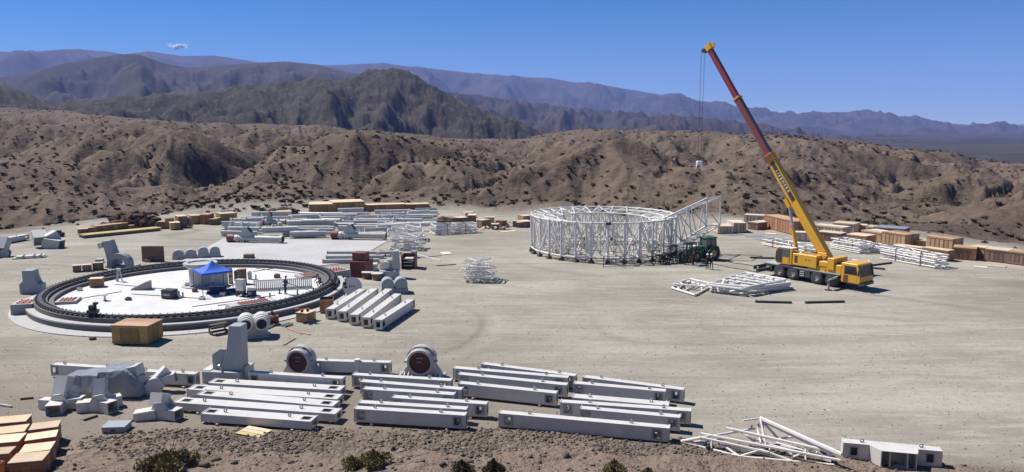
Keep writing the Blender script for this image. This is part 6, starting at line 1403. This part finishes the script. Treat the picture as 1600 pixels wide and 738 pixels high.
# ---------------------------------------------------------------- shrubs, stones, cloud
b = NB('shrub_dry'); oi = b.n('ShaderNodeObjectInfo'); g = b.n('ShaderNodeNewGeometry')
b.done(b.ramp(g.outputs['Random Per Island'], [(0, (0.040, 0.034, 0.020)), (.5, (0.065, 0.054, 0.032)), (1, (0.10, 0.08, 0.048))]), .9, 0, .1)
b = NB('shrub_green'); g = b.n('ShaderNodeNewGeometry')
b.done(b.ramp(g.outputs['Random Per Island'], [(0, (0.11, 0.10, 0.042)), (.5, (0.18, 0.155, 0.07)), (1, (0.26, 0.21, 0.11))]), .85, 0, .1)
b = NB('twig'); b.done((0.10, 0.075, 0.05), .9)
b = NB('stone'); g = b.n('ShaderNodeNewGeometry'); n1 = b.noise(6, 4)
c1 = b.ramp(g.outputs['Random Per Island'], [(0, (0.10, 0.075, 0.058)), (.3, (0.15, 0.115, 0.09)), (.55, (0.12, 0.102, 0.088)), (.8, (0.18, 0.14, 0.11)), (.95, (0.22, 0.18, 0.15)), (1, (0.33, 0.29, 0.25))])
b.done(b.mix(b.math('MULTIPLY', n1, .4), c1, (0.10, 0.085, 0.07)), .92, 0, .15)
b = NB('gravel_stone'); g = b.n('ShaderNodeNewGeometry'); b.done(b.ramp(g.outputs['Random Per Island'], [(0, (0.13, 0.115, 0.095)), (.5, (0.21, 0.19, 0.16)), (1, (0.36, 0.33, 0.29))]), .95, 0, .1)
b = NB('rock_red'); n1 = b.noise(.8, 6, .7)
b.bump(n1, .8, .3); b.done(b.ramp(n1, [(.3, (0.050, 0.032, 0.026)), (.55, (0.095, 0.058, 0.045)), (.75, (0.14, 0.09, 0.07))]), .95, 0, .1)
def leaf_mesh(name, n, mat, seed, flat=.75, leaf=.16, stems=0):
    q = random.Random(seed); m = MB()
    for _ in range(n):
        a = q.uniform(0, 6.283); r_ = q.random() ** .4 * .5; zz = q.random() ** .8
        k = math.sin(math.pi * min(1, .25 + zz * .75)) ; lob = 1 + .35 * math.sin(3 * a + seed) + .2 * math.sin(5 * a + 2 * seed)
        p = Vector((math.cos(a) * r_ * k * lob, math.sin(a) * r_ * k * lob, zz * flat * (1 - .25 * r_ * 2)))
        d = Vector((q.gauss(0, 1), q.gauss(0, 1), q.gauss(.5, 1))).normalized(); e = d.orthogonal().normalized()
        l = leaf * q.uniform(.6, 1.4)
        m.add([p - e * l * .5, p + e * l * .5, p + d * l * 1.3], [(0, 1, 2)])
    return m
SM = [leaf_mesh('s', 130, 'shrub_dry', s_, .55, .13).mesh('foliage', 'shrub_dry') for s_ in range(5)]
def hill_points(n, r0, r1, seed):
    q = np.random.RandomState(seed)
    az = q.uniform(-.66, .66, n); r_ = np.sqrt(r0 ** 2 + (r1 ** 2 - r0 ** 2) * q.uniform(0, 1, n)) if r1 < 400 else r0 * (r1 / r0) ** (q.uniform(0, 1, n) ** .8)
    X = r_ * np.sin(az); Y = r_ * np.cos(az); Z, pad, rock, foot, E, gul = height(X, Y)
    dens = fbm(X, Y, 45, 3, 77)
    ok = (r_ > E + 5) & (rock < .5) & (dens > q.uniform(-.75, .45, n)) & (foot < .1)
    return X[ok], Y[ok], Z[ok], r_[ok]
X, Y, Zs, Rr = hill_points(1000, 118, 330, 5)
px = px_of(np.arctan2(X, Y)); keep = [i for i in range(len(X)) if -10 < px[i] < 1610][:300]
qs = random.Random(8)
for i in keep:
    s_ = qs.uniform(.3, .8) * (1.5 if qs.random() < .12 else 1)
    t = put('desert_shrub', SM[qs.randrange(5)], None, (X[i], Y[i], Zs[i] - .06), (0, 0, qs.uniform(0, 6.28)), (s_ * 1.25, s_ * 1.25, s_))
    tag(t, 'dark low desert shrub dotting the brown hillside', 'shrub', 'desert shrubs on the near hillsides')
def shrub_mass():
    X, Y, Zs, Rr = hill_points(17000, 150, 900, 15)
    base = np.array([v for v in leaf_mesh('s', 18, 'shrub_dry', 3, .55, .34).v]); q = np.random.RandomState(2)
    n = len(X); k = len(base)
    s_ = q.uniform(.35, 1.0, n) ** 1.3 * (1.1 + Rr / 1100); a = q.uniform(0, 6.28, n)
    ca, sa = np.cos(a)[:, None], np.sin(a)[:, None]
    vx = (base[None, :, 0] * ca - base[None, :, 1] * sa) * s_[:, None] * 1.25 + X[:, None]; vy = (base[None, :, 0] * sa + base[None, :, 1] * ca) * s_[:, None] * 1.25 + Y[:, None]
    vz = base[None, :, 2] * s_[:, None] + Zs[:, None] - .05
    co = np.stack([vx, vy, vz], -1).reshape(-1, 3); tri = np.arange(n * k).reshape(-1, 3)
    me = bpy.data.meshes.new('far_shrubs'); me.vertices.add(len(co)); me.vertices.foreach_set('co', co.ravel())
    me.loops.add(tri.size); me.loops.foreach_set('vertex_index', tri.ravel()); me.polygons.add(len(tri)); me.polygons.foreach_set('loop_start', np.arange(0, tri.size, 3)); me.polygons.foreach_set('loop_total', np.full(len(tri), 3))
    me.update(); me.materials.append(MATS['shrub_dry']); o = bpy.data.objects.new('far_shrubs', me); C.objects.link(o)
    tag(o, 'countless dark shrubs speckling the farther brown hills', 'shrubs', None, 'stuff')
shrub_mass()
# shrubs on the near slope
for i, (pxx, pyy, w_, mt, n, lab) in enumerate([(262, 734, 68, 'shrub_green', 900, 'wide dry-green bush at the bottom left of the slope'), (584, 728, 42, 'shrub_green', 700, 'tall green bush on the slope below the middle beams'), (550, 731, 32, 'shrub_green', 400, 'smaller olive bush left of the tall green one'),
                                          (722, 739, 36, 'shrub_dry', 350, 'dry brown bush at the bottom edge below the middle beams'), (772, 740, 36, 'shrub_dry', 600, 'dark bush at the bottom edge beside the dry one'), (960, 737, 34, 'shrub_green', 600, 'dark green bush at the bottom edge below the right beams'), (1012, 741, 20, 'shrub_dry', 200, 'tiny dry tuft at the bottom edge right of the dark green bush')]):
    z = .3
    for _ in range(3): p = at(pxx, pyy, z); z = ground_z(p.x, p.y)
    s_ = w_ * mpp(pxx, pyy) * 1.0
    t = thing('slope_bush', lab, 'bush', (p.x, p.y, z - .03), 0, 'bushes on the near slope')
    m = leaf_mesh('f', n * 4, mt, 30 + i, .45 if w_ > 50 else .65, .06); 
    o = m.build('foliage', mt, t); o.scale = (s_, s_, s_)
    tw = MB(); q = random.Random(i)
    for _ in range(26):
        a = q.uniform(0, 6.28); r_ = q.uniform(.1, .5); tw.tube((0, 0, 0), (math.cos(a) * r_, math.sin(a) * r_, q.uniform(.2, .6)), .012, 4, .004)
    o = tw.build('twigs', 'twig', t); o.scale = (s_, s_, s_)
# loose stones
def ico():
    bm = bmesh.new(); bmesh.ops.create_icosphere(bm, subdivisions=1, radius=1); v = np.array([x.co[:] for x in bm.verts]); f = np.array([[x.index for x in p.verts] for p in bm.faces]); bm.free(); return v, f
IV, IF = ico()
def stones(name, X, Y, Z, S, seed, label, mat='stone'):
    q = np.random.RandomState(seed); n = len(X); k = len(IV)
    jit = 1 + q.uniform(-.38, .38, (n, k, 1)); sc3 = q.uniform(.6, 1.3, (n, 1, 3)) * np.array([1, 1, .7])
    a = q.uniform(0, 6.28, n); ca, sa = np.cos(a)[:, None], np.sin(a)[:, None]
    v = IV[None] * jit * sc3 * S[:, None, None]
    x = v[..., 0] * ca - v[..., 1] * sa + X[:, None]; y = v[..., 0] * sa + v[..., 1] * ca + Y[:, None]; z = v[..., 2] + Z[:, None] + S[:, None] * .15
    co = np.stack([x, y, z], -1).reshape(-1, 3); tri = (IF[None] + (np.arange(n) * k)[:, None, None]).reshape(-1, 3)
    me = bpy.data.meshes.new(name); me.vertices.add(len(co)); me.vertices.foreach_set('co', co.ravel()); me.loops.add(tri.size); me.loops.foreach_set('vertex_index', tri.ravel())
    me.polygons.add(len(tri)); me.polygons.foreach_set('loop_start', np.arange(0, tri.size, 3)); me.polygons.foreach_set('loop_total', np.full(len(tri), 3)); me.update(); me.materials.append(MATS[mat])
    o = bpy.data.objects.new(name, me); C.objects.link(o)
    if label: tag(o, label, 'stones', None, 'stuff')
    return o
q = np.random.RandomState(4)
n = 46000; X = q.uniform(-24, 27, n); Y = q.uniform(33.2, 41.5, n); Z, pad, rock, foot, E, gul = height(X, Y)
cl_ = fbm(X, Y, 3.2, 3, 91); ok = (foot > q.uniform(.02, .8, n)) & ((Y > 36.5 + 1.2 * perlin(X / 4, Y * 0, 12)) | (q.uniform(0, 1, n) < .12)) & (cl_ > q.uniform(-.9, .35, n))
S = .022 + .10 * q.uniform(0, 1, n) ** 4.5 + .035 * np.clip(cl_, 0, 1) * q.uniform(0, 1, n)
stones('slope_stones', X[ok], Y[ok], Z[ok], S[ok], 6, 'loose stones covering the near slope')
n = 16000; az = q.uniform(-.62, .62, n); r_ = 40 * (105 / 40) ** q.uniform(0, 1, n) ; X, Y = r_ * np.sin(az), r_ * np.cos(az); Z, pad, rock, foot, E, gul = height(X, Y)
ok = (np.hypot(X - FX, Y - FY) > 15.8) & (foot < .2)
stones('gravel_stones', X[ok], Y[ok], Z[ok], (.015 + .04 * q.uniform(0, 1, n) ** 4)[ok], 7, 'scattered small stones on the gravel platform', 'gravel_stone')
for i, (pxx, pyy, s_, lab) in enumerate([(883, 712, .24, 'pale boulder on the slope below the longest beam'), (338, 720, .30, 'dark boulder on the slope below the pallet'), (318, 729, .26, 'pale flat rock left of the dark boulder'), (626, 722, .22, 'dark rock right of the tall green bush'), (692, 727, .26, 'pinkish rock below the middle beams'), (614, 703, .17, 'small dark rock above the pinkish one'), (676, 704, .13, 'small whitish rock under the middle beams'), (828, 714, .15, 'small brown rock left of the pale boulder'), (146, 531, .3, 'dark stone on gravel left of the golden crate'), (150, 686, .14, 'small dark stone right of the bottom left crates'), (500, 727, .2, 'brown rock near the path on the slope'), (455, 724, .2, 'grey rock beside the ditch on the slope'), (735, 722, .16, 'small grey rock right of the pinkish one'), (365, 724, .2, 'brown rock right of the dark boulder')]):
    z = .2
    for _ in range(3): p = at(pxx, pyy, z); z = ground_z(p.x, p.y)
    o = stones('rock', np.array([0.]), np.array([0.]), np.array([0.]), np.array([s_]), 50 + i, None); o.location = (p.x, p.y, z); sd = o.modifiers.new('s', 'SUBSURF'); sd.levels = 1; sd.render_levels = 1; sd.subdivision_type = 'SIMPLE'
    tag(o, lab, 'rock')
# dark outcrops at the platform edge
def outcrop(px0, px1, py, h, dep, label, seed):
    a, L, yaw = frame2((px0, py), (px1, py)); t = thing('rock_outcrop', label, 'rocks', a, yaw); q = random.Random(seed)
    for k in range(int(L / .8)):
        f = (k + .5) / int(L / .8); e = math.sin(math.pi * f) ** .7
        for j in range(2):
            s_ = q.uniform(.5, 1.0) * (.4 + .6 * e)
            v = IV * (1 + np.random.RandomState(seed * 99 + k * 3 + j).uniform(-.3, .3, (len(IV), 1))) * np.array([s_ * 1.4, s_ * 1.2, s_]) + np.array([L * f + q.uniform(-.5, .5), dep * (j + .5) / 2, h * e * (.35 + .35 * j)])
            MB().add([tuple(x) for x in v], [tuple(x) for x in IF]).build('boulder', 'rock_red', t, True)
outcrop(150, 256, 357, 2.2, 3.0, 'dark reddish rocky mound behind the yellow timber', 3)
outcrop(408, 466, 337, 1.0, 2.5, 'dark rocky hump behind the steel laydown', 4)
outcrop(682, 702, 352, 1.2, 2, 'dark rocky hump left of the reddish crates', 5)
t = thing('marker_post', 'tiny white survey post on the bare mound left of the boom', 'post', atY(1201, 309, 168)); MB().tube((0, 0, -.5), (0, 0, 1.0), .09, 7).build('post', 'helmet_white', t); MB().box(-.15, .15, -.15, .15, 1.0, 1.15).build('cap', 'helmet_white', t)
# the small cloud beyond the range, outside the haze
def cloud():
    c = atY(277, 73, 21500); me = bpy.data.meshes.new('cloud'); bm = bmesh.new(); bmesh.ops.create_cube(bm, size=2)
    for v in bm.verts: v.co = Vector((v.co.x * 300, v.co.y * 200, v.co.z * 130))
    bm.to_mesh(me); bm.free()
    m = bpy.data.materials.new('cloud_vapour'); m.use_nodes = True; t = m.node_tree; t.nodes.clear()
    o = t.nodes.new('ShaderNodeOutputMaterial'); v = t.nodes.new('ShaderNodeVolumePrincipled'); tc = t.nodes.new('ShaderNodeTexCoord'); mp = t.nodes.new('ShaderNodeMapping'); mp.inputs['Scale'].default_value = (1 / 240, 1 / 160, 1 / 75)
    mp.inputs['Rotation'].default_value = (0, R(-9), 0)
    ln = t.nodes.new('ShaderNodeVectorMath'); ln.operation = 'LENGTH'; nz = t.nodes.new('ShaderNodeTexNoise'); nz.inputs['Scale'].default_value = .011; nz.inputs['Detail'].default_value = 4
    t.links.new(tc.outputs['Object'], mp.inputs[0]); t.links.new(mp.outputs[0], ln.inputs[0]); t.links.new(tc.outputs['Object'], nz.inputs['Vector'])
    a1 = t.nodes.new('ShaderNodeMath'); a1.operation = 'MULTIPLY_ADD'; a1.inputs[1].default_value = 4.6; t.links.new(nz.outputs['Fac'], a1.inputs[0]); a1.inputs[2].default_value = -1.65
    a2 = t.nodes.new('ShaderNodeMath'); a2.operation = 'SUBTRACT'; t.links.new(a1.outputs[0], a2.inputs[0]); t.links.new(ln.outputs['Value'], a2.inputs[1])
    a3 = t.nodes.new('ShaderNodeMath'); a3.operation = 'MULTIPLY'; a3.use_clamp = False; t.links.new(a2.outputs[0], a3.inputs[0]); a3.inputs[1].default_value = .16
    a4 = t.nodes.new('ShaderNodeMath'); a4.operation = 'MAXIMUM'; t.links.new(a3.outputs[0], a4.inputs[0]); a4.inputs[1].default_value = 0
    t.links.new(a4.outputs[0], v.inputs['Density']); v.inputs['Color'].default_value = (1, 1, 1, 1); v.inputs['Anisotropy'].default_value = .3; t.links.new(v.outputs[0], o.inputs['Volume']); me.materials.append(m)
    ob = bpy.data.objects.new('cloud', me); C.objects.link(ob); ob.location = c; tag(ob, 'one small white cloud above the far left range', 'cloud', None, 'stuff')
cloud()
